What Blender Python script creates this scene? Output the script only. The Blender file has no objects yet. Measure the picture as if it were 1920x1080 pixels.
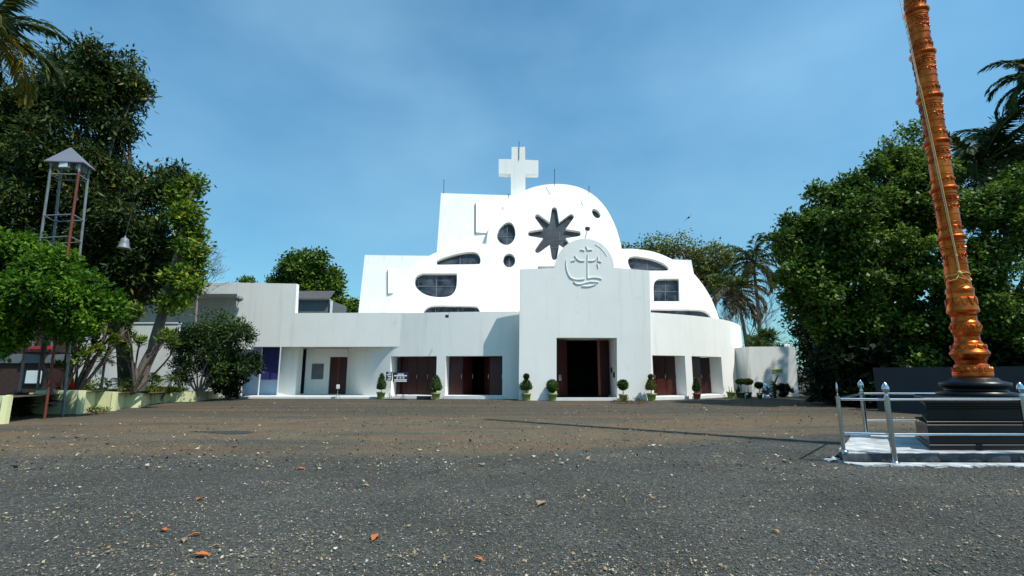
import bpy, math, random
import numpy as np
from mathutils import Vector, Matrix
from mathutils.geometry import tessellate_polygon
random.seed(7); RNG = np.random.default_rng(7)
R = math.radians
SC = bpy.context.scene
COL = SC.collection

# ------------------------------------------------------------------ camera
TH = R(9.75); CT, ST = math.cos(TH), math.sin(TH); F = 920.0; EYE = 1.6
cam = bpy.data.cameras.new('camera'); cam.sensor_width = 36.0; cam.lens = 36.0 * F / 1920.0
cam.clip_start = 0.05; cam.clip_end = 3000
co = bpy.data.objects.new('camera', cam); COL.objects.link(co)
co.location = (0, 0, EYE); co.rotation_euler = (R(90) + TH, 0, 0); SC.camera = co

# ------------------------------------------------------------------ sky, sun, exposure
SUN_AZ, SUN_EL = R(55), R(58)          # azimuth to the right of the direction behind the camera
to_sun = Vector((math.sin(SUN_AZ) * math.cos(SUN_EL), -math.cos(SUN_AZ) * math.cos(SUN_EL), math.sin(SUN_EL)))
w = bpy.data.worlds.new('World'); SC.world = w; w.use_nodes = True
nt = w.node_tree; nt.nodes.clear()
out = nt.nodes.new('ShaderNodeOutputWorld'); bg = nt.nodes.new('ShaderNodeBackground')
sky = nt.nodes.new('ShaderNodeTexSky'); sky.sky_type = 'NISHITA'; sky.sun_disc = False
sky.sun_elevation = SUN_EL; sky.sun_rotation = math.pi - SUN_AZ
sky.air_density = 1.0; sky.dust_density = 0.6; sky.ozone_density = 2.2; sky.altitude = 0
tc = nt.nodes.new('ShaderNodeTexCoord'); mp = nt.nodes.new('ShaderNodeMapping')
mp.inputs['Scale'].default_value = (1.0, 1.0, 1.9)
nz = nt.nodes.new('ShaderNodeTexNoise'); nz.inputs['Scale'].default_value = 1.7
nz.inputs['Detail'].default_value = 5; nz.inputs['Roughness'].default_value = 0.5
rp = nt.nodes.new('ShaderNodeValToRGB')
rp.color_ramp.elements[0].position = 0.40; rp.color_ramp.elements[0].color = (0, 0, 0, 1)
rp.color_ramp.elements[1].position = 0.80; rp.color_ramp.elements[1].color = (0.34, 0.34, 0.34, 1)
tint = nt.nodes.new('ShaderNodeMixRGB'); tint.blend_type = 'MULTIPLY'; tint.inputs[0].default_value = 1.0
tint.inputs[2].default_value = (0.73, 1.19, 1.14, 1)
mx = nt.nodes.new('ShaderNodeMixRGB'); mx.inputs[2].default_value = (4.0, 6.3, 7.6, 1)
bg.inputs[1].default_value = 0.115
nt.links.new(tc.outputs['Generated'], mp.inputs[0]); nt.links.new(mp.outputs[0], nz.inputs[0])
nt.links.new(nz.outputs['Fac'], rp.inputs[0]); nt.links.new(rp.outputs[0], mx.inputs[0])
nt.links.new(sky.outputs[0], tint.inputs[1]); nt.links.new(tint.outputs[0], mx.inputs[1])
sx = nt.nodes.new('ShaderNodeSeparateXYZ'); hz = nt.nodes.new('ShaderNodeValToRGB')      # colour ramp dims the low sky
hz.color_ramp.elements[0].position = 0.0; hz.color_ramp.elements[0].color = (0.62, 0.67, 0.72, 1); hz.color_ramp.elements[1].position = 0.5; hz.color_ramp.elements[1].color = (0.97, 1.04, 1.10, 1)
mm = nt.nodes.new('ShaderNodeMixRGB'); mm.blend_type = 'MULTIPLY'; mm.inputs[0].default_value = 1.0
nt.links.new(tc.outputs['Generated'], sx.inputs[0]); nt.links.new(sx.outputs[2], hz.inputs[0])
nt.links.new(mx.outputs[0], mm.inputs[1]); nt.links.new(hz.outputs[0], mm.inputs[2]); nt.links.new(mm.outputs[0], bg.inputs[0]); nt.links.new(bg.outputs[0], out.inputs[0])
sl = bpy.data.lights.new('sun', 'SUN'); sl.energy = 4.3; sl.angle = R(0.53); sl.color = (1.0, 0.955, 0.88)
so = bpy.data.objects.new('sun', sl); COL.objects.link(so)
so.rotation_euler = (-to_sun).to_track_quat('-Z', 'Y').to_euler(); so.location = (30, -20, 60)
SC.view_settings.view_transform = 'Standard'; SC.view_settings.look = 'None'
SC.view_settings.exposure = 0.35; SC.view_settings.gamma = 1.0

# ------------------------------------------------------------------ pixel -> place
def ray(px, py):
    u = (px - 960) / F; v = (540 - py) / F
    return u, CT - v * ST, ST + v * CT
def at(px, py, Y):
    u, y, z = ray(px, py); s = Y / y
    return Vector((u * s, Y, EYE + z * s))
def gnd(px, py, Z=0.0):
    u, y, z = ray(px, py); s = (Z - EYE) / z
    return Vector((u * s, y * s, Z))
def at_tilt(px, py, Y0, Z0, t):
    u, y, z = ray(px, py); k = math.tan(t)
    s = (Y0 + (EYE - Z0) * k) / (y - z * k)
    return Vector((u * s, y * s, EYE + z * s))

# ------------------------------------------------------------------ materials
def mat(name, col, rough=0.6, metal=0.0, var=0.0, vscale=3.0, bump=0.0, bscale=20.0, col2=None, spec=0.5, stretch=None):
    m = bpy.data.materials.new(name); m.use_nodes = True
    n = m.node_tree; p = n.nodes['Principled BSDF']
    p.inputs['Roughness'].default_value = rough; p.inputs['Metallic'].default_value = metal
    p.inputs['Specular IOR Level'].default_value = spec
    p.inputs['Base Color'].default_value = (*col, 1)
    tcn = n.nodes.new('ShaderNodeTexCoord')
    src = tcn.outputs['Object']
    if stretch:
        mm = n.nodes.new('ShaderNodeMapping'); mm.inputs['Scale'].default_value = stretch
        n.links.new(src, mm.inputs[0]); src = mm.outputs[0]
    if var > 0 or col2:
        t = n.nodes.new('ShaderNodeTexNoise'); t.inputs['Scale'].default_value = vscale
        t.inputs['Detail'].default_value = 6; t.inputs['Roughness'].default_value = 0.65
        r = n.nodes.new('ShaderNodeValToRGB')
        r.color_ramp.elements[0].position = 0.32; r.color_ramp.elements[1].position = 0.68
        c2 = col2 or tuple(c * (1 - var) for c in col)
        r.color_ramp.elements[0].color = (*c2, 1); r.color_ramp.elements[1].color = (*col, 1)
        n.links.new(src, t.inputs[0]); n.links.new(t.outputs['Fac'], r.inputs[0])
        n.links.new(r.outputs[0], p.inputs['Base Color'])
    if bump > 0:
        t = n.nodes.new('ShaderNodeTexNoise'); t.inputs['Scale'].default_value = bscale
        t.inputs['Detail'].default_value = 4
        b = n.nodes.new('ShaderNodeBump'); b.inputs['Strength'].default_value = bump; b.inputs['Distance'].default_value = 0.03
        n.links.new(tcn.outputs['Object'], t.inputs[0]); n.links.new(t.outputs['Fac'], b.inputs['Height'])
        n.links.new(b.outputs[0], p.inputs['Normal'])
    return m
def leafmat(name, dark, light, pos=0.55, rough=0.5, trans=0.25, odd=None):
    m = bpy.data.materials.new(name); m.use_nodes = True
    n = m.node_tree; p = n.nodes['Principled BSDF']; o = n.nodes['Material Output']
    g = n.nodes.new('ShaderNodeNewGeometry'); r = n.nodes.new('ShaderNodeValToRGB')
    r.color_ramp.elements[0].color = (*dark, 1); r.color_ramp.elements[1].color = (*light, 1)
    r.color_ramp.elements[0].position = 0.1; r.color_ramp.elements[1].position = pos + 0.35
    if odd:
        e = r.color_ramp.elements.new(0.97); e.color = (*odd, 1)
    n.links.new(g.outputs['Random Per Island'], r.inputs[0])
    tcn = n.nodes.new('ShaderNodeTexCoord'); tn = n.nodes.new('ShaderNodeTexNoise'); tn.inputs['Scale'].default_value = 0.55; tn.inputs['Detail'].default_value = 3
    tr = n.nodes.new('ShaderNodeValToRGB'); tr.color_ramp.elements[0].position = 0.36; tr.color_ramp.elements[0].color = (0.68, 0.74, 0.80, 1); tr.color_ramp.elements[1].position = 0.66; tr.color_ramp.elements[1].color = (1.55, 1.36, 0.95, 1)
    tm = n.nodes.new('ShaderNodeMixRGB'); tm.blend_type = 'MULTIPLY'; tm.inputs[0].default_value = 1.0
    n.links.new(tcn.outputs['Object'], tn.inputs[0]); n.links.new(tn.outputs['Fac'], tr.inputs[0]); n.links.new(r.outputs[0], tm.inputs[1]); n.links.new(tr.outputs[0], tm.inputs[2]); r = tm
    n.links.new(r.outputs[0], p.inputs['Base Color'])
    p.inputs['Roughness'].default_value = rough; p.inputs['Specular IOR Level'].default_value = 0.18
    t = n.nodes.new('ShaderNodeBsdfTranslucent'); n.links.new(r.outputs[0], t.inputs[0])
    x = n.nodes.new('ShaderNodeMixShader'); x.inputs[0].default_value = trans
    n.links.new(p.outputs[0], x.inputs[1]); n.links.new(t.outputs[0], x.inputs[2]); n.links.new(x.outputs[0], o.inputs[0])
    return m
M = {}
M['white'] = mat('white_paint', (0.80, 0.83, 0.82), 0.55, var=0.07, vscale=1.1, bump=0.06, bscale=9, stretch=(1, 1, 0.22))
def white_mat():
    m = mat('whitewashed_wall', (0.8, 0.8, 0.8), 0.55, bump=0.06, bscale=9); n = m.node_tree; L = n.links.new; p = n.nodes['Principled BSDF']; tcn = n.nodes.new('ShaderNodeTexCoord')
    def ns(sc, st, det, lo, hi, a, b):
        mp_ = n.nodes.new('ShaderNodeMapping'); mp_.inputs['Scale'].default_value = st; t = n.nodes.new('ShaderNodeTexNoise'); t.inputs['Scale'].default_value = sc; t.inputs['Detail'].default_value = det; t.inputs['Roughness'].default_value = 0.6
        r = n.nodes.new('ShaderNodeValToRGB'); r.color_ramp.elements[0].position = lo; r.color_ramp.elements[0].color = (*a, 1); r.color_ramp.elements[1].position = hi; r.color_ramp.elements[1].color = (*b, 1)
        L(tcn.outputs['Object'], mp_.inputs[0]); L(mp_.outputs[0], t.inputs[0]); L(t.outputs['Fac'], r.inputs[0]); return r.outputs[0]
    a = ns(0.5, (1, 1, 0.8), 4, 0.3, 0.7, (0.80, 0.79, 0.745), (0.86, 0.85, 0.805))
    b = ns(3.0, (1, 1, 0.06), 6, 0.30, 0.46, (0.90, 0.91, 0.90), (1, 1, 1))
    c = ns(1.6, (1, 1, 1), 8, 0.26, 0.38, (0.90, 0.91, 0.88), (1, 1, 1))
    for q in (b, c):
        x = n.nodes.new('ShaderNodeMixRGB'); x.blend_type = 'MULTIPLY'; x.inputs[0].default_value = 1; L(a, x.inputs[1]); L(q, x.inputs[2]); a = x.outputs[0]
    L(a, p.inputs['Base Color']); return m
M['white'] = white_mat()
M['cream_wall'] = mat('cream_paint', (0.62, 0.62, 0.56), 0.7, var=0.2, vscale=0.8, stretch=(1, 1, 0.3))
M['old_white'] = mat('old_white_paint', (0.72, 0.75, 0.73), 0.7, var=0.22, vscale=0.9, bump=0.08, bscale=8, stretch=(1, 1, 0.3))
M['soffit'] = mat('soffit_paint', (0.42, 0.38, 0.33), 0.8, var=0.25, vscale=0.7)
M['glass'] = mat('dark_glass', (0.030, 0.038, 0.048), 0.16, var=0, col2=(0.006, 0.008, 0.012), vscale=1.6, spec=0.5)
def pane_mat():
    m = mat('leaded_glass', (0.02, 0.025, 0.03), 0.14); n = m.node_tree; p = n.nodes['Principled BSDF']; tcn = n.nodes.new('ShaderNodeTexCoord')
    v = n.nodes.new('ShaderNodeTexVoronoi'); v.feature = 'DISTANCE_TO_EDGE'; v.inputs['Scale'].default_value = 1.1; v.inputs['Randomness'].default_value = 1.0
    r = n.nodes.new('ShaderNodeValToRGB'); r.color_ramp.elements[0].position = 0.008; r.color_ramp.elements[0].color = (0.6, 0.6, 0.6, 1); r.color_ramp.elements[1].position = 0.03; r.color_ramp.elements[1].color = (0, 0, 0, 1)
    t = n.nodes.new('ShaderNodeTexNoise'); t.inputs['Scale'].default_value = 1.1; t.inputs['Detail'].default_value = 5
    q = n.nodes.new('ShaderNodeValToRGB'); q.color_ramp.elements[0].position = 0.42; q.color_ramp.elements[0].color = (0.008, 0.011, 0.016, 1); q.color_ramp.elements[1].position = 0.72; q.color_ramp.elements[1].color = (0.085, 0.095, 0.11, 1)
    x = n.nodes.new('ShaderNodeMixRGB'); x.inputs[2].default_value = (0.07, 0.08, 0.09, 1)
    L = n.links.new; L(tcn.outputs['Object'], v.inputs['Vector']); L(v.outputs['Distance'], r.inputs[0]); L(tcn.outputs['Object'], t.inputs[0]); L(t.outputs['Fac'], q.inputs[0])
    L(r.outputs[0], x.inputs[0]); L(q.outputs[0], x.inputs[1]); L(x.outputs[0], p.inputs['Base Color']); return m
M['pane'] = pane_mat()
M['starglass'] = mat('smoked_glass', (0.070, 0.070, 0.075), 0.25, col2=(0.025, 0.024, 0.026), vscale=1.2)
M['frame'] = mat('window_bar', (0.16, 0.18, 0.20), 0.5, var=0.2)
M['rust'] = mat('rusty_iron', (0.16, 0.032, 0.016), 0.75, var=0.5, vscale=6, bump=0.2)
M['galv'] = mat('galvanised_iron', (0.24, 0.26, 0.28), 0.6, 0.3, var=0.4, vscale=5, bump=0.1)
M['wood_red'] = mat('red_wood', (0.060, 0.008, 0.005), 0.42, var=0.5, vscale=2.5, stretch=(8, 8, 0.5))
M['wood_edge'] = mat('red_wood_light', (0.20, 0.035, 0.015), 0.4, var=0.4, vscale=3, stretch=(6, 6, 0.5))
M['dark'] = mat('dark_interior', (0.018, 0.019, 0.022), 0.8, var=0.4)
M['floor'] = mat('white_step', (0.74, 0.76, 0.74), 0.5, var=0.15, vscale=2)
M['steel'] = mat('stainless_steel', (0.62, 0.65, 0.68), 0.18, 1.0, var=0.12, vscale=8)
M['granite'] = mat('black_granite', (0.006, 0.0065, 0.008), 0.36, var=0.5, vscale=30, spec=0.3)
M['cement'] = mat('white_cement', (0.58, 0.60, 0.60), 0.8, var=0.62, vscale=3.2, bump=0.5, bscale=12)
M['stained'] = mat('stained_granite', (0.075, 0.085, 0.10), 0.6, var=0.7, vscale=5, bump=0.3)
M['yellow'] = mat('pale_yellow_paint', (0.66, 0.66, 0.36), 0.7, var=0.16, vscale=1.5, bump=0.1, bscale=10, stretch=(1, 1, 0.4))
M['soil'] = mat('soil', (0.09, 0.06, 0.035), 0.95, var=0.5, vscale=4, bump=0.5)
M['bark'] = mat('grey_bark', (0.16, 0.125, 0.095), 0.9, var=0.55, vscale=4, bump=0.8, bscale=14, stretch=(3, 3, 0.7))
M['bark_dark'] = mat('dark_bark', (0.06, 0.045, 0.035), 0.9, var=0.5, vscale=4, bump=0.8, bscale=12)
M['twig'] = mat('dry_twig', (0.23, 0.19, 0.17), 0.9, var=0.3)
M['palm_bark'] = mat('palm_bark', (0.20, 0.17, 0.14), 0.9, var=0.5, vscale=6, bump=0.7, stretch=(0.6, 0.6, 5))
M['pot'] = mat('green_pot', (0.30, 0.36, 0.10), 0.5, var=0.15)
M['pot_dark'] = mat('dark_green_pot', (0.06, 0.09, 0.04), 0.5, var=0.2)
M['pot_red'] = mat('clay_pot', (0.22, 0.055, 0.03), 0.7, var=0.25)
M['navy'] = mat('navy_board', (0.012, 0.014, 0.05), 0.4, var=0.1)
M['lettering'] = mat('white_lettering', (0.8, 0.8, 0.8), 0.6)
M['black_metal'] = mat('black_metal', (0.015, 0.015, 0.017), 0.5, 0.3, var=0.2)
M['blue_cloth'] = mat('navy_cloth', (0.022, 0.022, 0.13), 0.6, var=0.35, vscale=1.5)
M['blue_wall'] = mat('light_blue_paint', (0.42, 0.60, 0.85), 0.5, var=0.12, vscale=1.2)
M['plate'] = mat('yellow_plate', (0.55, 0.60, 0.12), 0.5, var=0.1)
M['brick'] = mat('dark_brick', (0.050, 0.026, 0.020), 0.9, var=0.4, vscale=6, bump=0.4)
M['band'] = mat('grey_band', (0.14, 0.16, 0.17), 0.8, var=0.3)
M['curtain'] = mat('white_curtain', (0.62, 0.70, 0.72), 0.6, var=0.15)
M['redcloth'] = mat('red_cloth', (0.40, 0.02, 0.03), 0.7, var=0.2)
M['corr'] = mat('corrugated_sheet', (0.07, 0.07, 0.075), 0.7, var=0.4)
M['roof_sheet'] = mat('roof_sheet', (0.20, 0.22, 0.26), 0.5, 0.2, var=0.15, vscale=2)
M['wall_dark'] = mat('slate_wall', (0.024, 0.029, 0.040), 0.7, var=0.25, vscale=1.0)
M['rope'] = mat('yellow_rope', (0.62, 0.38, 0.10), 0.8, var=0.2)
M['rope_white'] = mat('white_rope', (0.78, 0.66, 0.46), 0.8, var=0.1)
M['silver'] = mat('silver_sheet', (0.55, 0.60, 0.66), 0.25, 0.9, var=0.2, vscale=4)
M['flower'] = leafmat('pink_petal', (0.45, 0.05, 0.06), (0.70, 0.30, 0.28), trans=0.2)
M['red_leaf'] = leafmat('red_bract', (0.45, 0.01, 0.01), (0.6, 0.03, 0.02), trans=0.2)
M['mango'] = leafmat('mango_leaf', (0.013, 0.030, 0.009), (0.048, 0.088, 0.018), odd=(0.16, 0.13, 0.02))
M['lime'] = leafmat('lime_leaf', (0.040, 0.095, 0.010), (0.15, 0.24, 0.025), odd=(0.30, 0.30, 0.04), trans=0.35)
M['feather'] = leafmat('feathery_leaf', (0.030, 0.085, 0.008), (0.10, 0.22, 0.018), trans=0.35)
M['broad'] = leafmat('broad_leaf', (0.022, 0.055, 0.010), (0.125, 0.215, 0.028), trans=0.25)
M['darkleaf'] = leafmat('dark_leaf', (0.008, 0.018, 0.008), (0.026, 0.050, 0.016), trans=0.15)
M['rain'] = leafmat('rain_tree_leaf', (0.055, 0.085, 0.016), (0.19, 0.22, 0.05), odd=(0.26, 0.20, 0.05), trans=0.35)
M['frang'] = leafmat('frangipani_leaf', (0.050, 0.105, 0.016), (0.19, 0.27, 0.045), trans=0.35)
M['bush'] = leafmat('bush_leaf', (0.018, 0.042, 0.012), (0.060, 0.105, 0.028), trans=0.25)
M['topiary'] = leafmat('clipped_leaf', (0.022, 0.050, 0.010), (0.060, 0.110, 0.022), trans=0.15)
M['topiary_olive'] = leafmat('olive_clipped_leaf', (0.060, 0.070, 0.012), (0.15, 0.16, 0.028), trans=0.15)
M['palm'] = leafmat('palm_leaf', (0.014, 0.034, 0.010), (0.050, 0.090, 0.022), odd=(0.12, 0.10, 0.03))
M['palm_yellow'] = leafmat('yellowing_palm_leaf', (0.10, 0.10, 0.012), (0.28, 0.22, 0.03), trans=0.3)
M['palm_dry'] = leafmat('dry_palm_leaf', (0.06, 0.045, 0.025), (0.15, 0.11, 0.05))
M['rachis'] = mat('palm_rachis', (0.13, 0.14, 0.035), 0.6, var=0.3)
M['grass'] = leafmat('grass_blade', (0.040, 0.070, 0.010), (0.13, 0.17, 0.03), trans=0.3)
def orange_leaf():
    return mat('orange_dry_leaf', (0.52, 0.17, 0.025), 0.7, col2=(0.34, 0.075, 0.015), vscale=14)
M['orange'] = orange_leaf()
M['tan'] = mat('tan_dry_leaf', (0.36, 0.24, 0.12), 0.8, var=0.4, vscale=12)

def copper_mat():
    m = bpy.data.materials.new('embossed_copper'); m.use_nodes = True
    n = m.node_tree; p = n.nodes['Principled BSDF']
    p.inputs['Metallic'].default_value = 1.0; p.inputs['Roughness'].default_value = 0.33
    tcn = n.nodes.new('ShaderNodeTexCoord')
    t = n.nodes.new('ShaderNodeTexNoise'); t.inputs['Scale'].default_value = 3.5; t.inputs['Detail'].default_value = 6
    r = n.nodes.new('ShaderNodeValToRGB')
    r.color_ramp.elements[0].color = (0.36, 0.046, 0.010, 1); r.color_ramp.elements[1].color = (0.80, 0.180, 0.030, 1)
    r.color_ramp.elements[0].position = 0.35; r.color_ramp.elements[1].position = 0.68
    v = n.nodes.new('ShaderNodeTexVoronoi'); v.inputs['Scale'].default_value = 11; v.feature = 'SMOOTH_F1'
    b = n.nodes.new('ShaderNodeBump'); b.inputs['Strength'].default_value = 0.14; b.inputs['Distance'].default_value = 0.03
    n.links.new(tcn.outputs['Object'], t.inputs[0]); n.links.new(t.outputs['Fac'], r.inputs[0]); n.links.new(r.outputs[0], p.inputs['Base Color'])
    n.links.new(tcn.outputs['Object'], v.inputs['Vector']); n.links.new(v.outputs['Distance'], b.inputs['Height']); n.links.new(b.outputs[0], p.inputs['Normal'])
    return m
M['copper'] = copper_mat()

def ground_mat():
    m = bpy.data.materials.new('gravel_and_earth'); m.use_nodes = True
    n = m.node_tree; L = n.links; p = n.nodes['Principled BSDF']; p.inputs['Roughness'].default_value = 0.92
    p.inputs['Specular IOR Level'].default_value = 0.2
    tcn = n.nodes.new('ShaderNodeTexCoord'); P = tcn.outputs['Object']
    def noise(sc, det=5, rough=0.6, vec=P):
        t = n.nodes.new('ShaderNodeTexNoise'); t.inputs['Scale'].default_value = sc; t.inputs['Detail'].default_value = det
        t.inputs['Roughness'].default_value = rough; L.new(vec, t.inputs[0]); return t.outputs['Fac']
    def ramp(f, *stops):
        r = n.nodes.new('ShaderNodeValToRGB'); e = r.color_ramp.elements
        while len(e) < len(stops): e.new(0.5)
        for k, (q, c) in enumerate(stops):
            e[k].position = q; e[k].color = (*c, 1) if isinstance(c, tuple) else (c, c, c, 1)
        L.new(f, r.inputs[0]); return r.outputs[0]
    def mix(f, a, b):
        x = n.nodes.new('ShaderNodeMixRGB'); L.new(f, x.inputs[0]); L.new(a, x.inputs[1]); L.new(b, x.inputs[2]); return x.outputs[0]
    def math_(op, a, b=None, c=None):
        x = n.nodes.new('ShaderNodeMath'); x.operation = op
        for k, q in enumerate((a, b, c)):
            if q is None: continue
            if isinstance(q, (int, float)): x.inputs[k].default_value = q
            else: L.new(q, x.inputs[k])
        return x.outputs[0]
    # stones
    v = n.nodes.new('ShaderNodeTexVoronoi'); v.inputs['Scale'].default_value = 46; L.new(P, v.inputs['Vector'])
    sp = n.nodes.new('ShaderNodeSeparateColor'); L.new(v.outputs['Color'], sp.inputs[0])
    stones = ramp(sp.outputs[0], (0.0, (0.033, 0.037, 0.034)), (0.55, (0.068, 0.071, 0.063)), (0.88, (0.100, 0.099, 0.084)), (0.95, (0.13, 0.12, 0.095)), (1.0, (0.24, 0.23, 0.20)))
    big = ramp(noise(0.55, 5), (0.35, 0.72), (0.7, 1.2))
    mul = n.nodes.new('ShaderNodeMixRGB'); mul.blend_type = 'MULTIPLY'; mul.inputs[0].default_value = 1; L.new(stones, mul.inputs[1]); L.new(big, mul.inputs[2])
    gravel = mul.outputs[0]
    # bare earth
    earth = mix(ramp(noise(1.1, 8, 0.7), (0.35, 0.0), (0.7, 1.0)), ramp(noise(18, 4), (0.3, (0.056, 0.049, 0.034)), (0.7, (0.165, 0.134, 0.088))),
                ramp(noise(26, 4), (0.3, (0.115, 0.086, 0.050)), (0.75, (0.245, 0.178, 0.105))))
    # darker soil towards the church
    soil = ramp(noise(16, 6, 0.7), (0.3, (0.034, 0.032, 0.024)), (0.7, (0.105, 0.090, 0.064)))
    spx = n.nodes.new('ShaderNodeSeparateXYZ'); L.new(P, spx.inputs[0]); X, Y = spx.outputs[0], spx.outputs[1]
    wob = math_('MULTIPLY', math_('SUBTRACT', noise(0.45, 6, 0.7), 0.5), 3.6)
    # gravel reaches further out on the right hand side
    edge = math_('ADD', 10.2, math_('MULTIPLY', math_('MAXIMUM', X, -0.5), 0.42))
    f1 = math_('SUBTRACT', math_('ADD', Y, math_('MULTIPLY', wob, 0.5)), edge)
    f1 = ramp(math_('ADD', math_('MULTIPLY', f1, 0.55), 0.5), (0.2, 0.0), (0.8, 1.0))
    f2 = math_('SUBTRACT', math_('ADD', Y, wob), 18.6)
    f2 = ramp(math_('ADD', math_('MULTIPLY', f2, 0.22), 0.5), (0.1, 0.0), (0.9, 1.0))
    base = mix(f1, gravel, mix(f2, earth, soil))
    # reddish and grey bands running across the yard, and earth showing through the gravel
    ms = n.nodes.new('ShaderNodeMapping'); ms.inputs['Scale'].default_value = (0.10, 0.85, 1); L.new(P, ms.inputs[0])
    band = ramp(noise(1.0, 6, 0.65, ms.outputs[0]), (0.50, 0.0), (0.62, 0.75))
    red = ramp(noise(20, 4), (0.3, (0.105, 0.058, 0.028)), (0.75, (0.25, 0.138, 0.062)))
    gry = ramp(noise(22, 4), (0.3, (0.032, 0.034, 0.030)), (0.75, (0.095, 0.092, 0.076)))
    ms2 = n.nodes.new('ShaderNodeMapping'); ms2.inputs['Scale'].default_value = (0.13, 0.6, 1); ms2.inputs['Location'].default_value = (7.3, 2.1, 4); L.new(P, ms2.inputs[0])
    band2 = ramp(noise(1.0, 6, 0.65, ms2.outputs[0]), (0.50, 0.0), (0.64, 0.8))
    thin = ramp(noise(0.8, 8, 0.75), (0.52, 0.0), (0.72, 0.55))
    base = mix(math_('MULTIPLY', band, f1), base, red)
    base = mix(math_('MULTIPLY', band2, f1), base, gry)
    base = mix(thin, base, ramp(noise(30, 4), (0.3, (0.050, 0.043, 0.030)), (0.7, (0.125, 0.10, 0.066))))
    # stones strewn over the earth too
    strew = math_('GREATER_THAN', sp.outputs[1], 0.82)
    base = mix(math_('MULTIPLY', strew, f1), base, stones)
    L.new(base, p.inputs['Base Color'])
    b = n.nodes.new('ShaderNodeBump'); b.inputs['Strength'].default_value = 0.9; b.inputs['Distance'].default_value = 0.025
    L.new(math_('ADD', math_('MULTIPLY', v.outputs['Distance'], -0.8), math_('MULTIPLY', noise(60, 4), 0.6)), b.inputs['Height'])
    L.new(b.outputs[0], p.inputs['Normal'])
    return m
M['ground'] = ground_mat()
def pebble_mat():
    m = bpy.data.materials.new('loose_stone'); m.use_nodes = True
    n = m.node_tree; p = n.nodes['Principled BSDF']; p.inputs['Roughness'].default_value = 0.85
    g = n.nodes.new('ShaderNodeNewGeometry'); r = n.nodes.new('ShaderNodeValToRGB'); e = r.color_ramp.elements
    r.color_ramp.interpolation = 'LINEAR'
    for k in range(4): e.new(0.5)
    for k, (q, c) in enumerate([(0, (0.042, 0.046, 0.042)), (0.66, (0.090, 0.093, 0.083)), (0.84, (0.135, 0.128, 0.106)), (0.935, (0.19, 0.155, 0.10)), (0.98, (0.27, 0.25, 0.21)), (1.0, (0.50, 0.50, 0.46))]):
        e[k].position = q; e[k].color = (*c, 1)
    n.links.new(g.outputs['Random Per Island'], r.inputs[0]); n.links.new(r.outputs[0], p.inputs['Base Color'])
    return m
M['pebble'] = pebble_mat()

def dark_ground():
    return mat('dark_earth', (0.035, 0.036, 0.028), 0.8, var=0.5, vscale=9, bump=0.4)
M['dark_ground'] = dark_ground()
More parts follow.
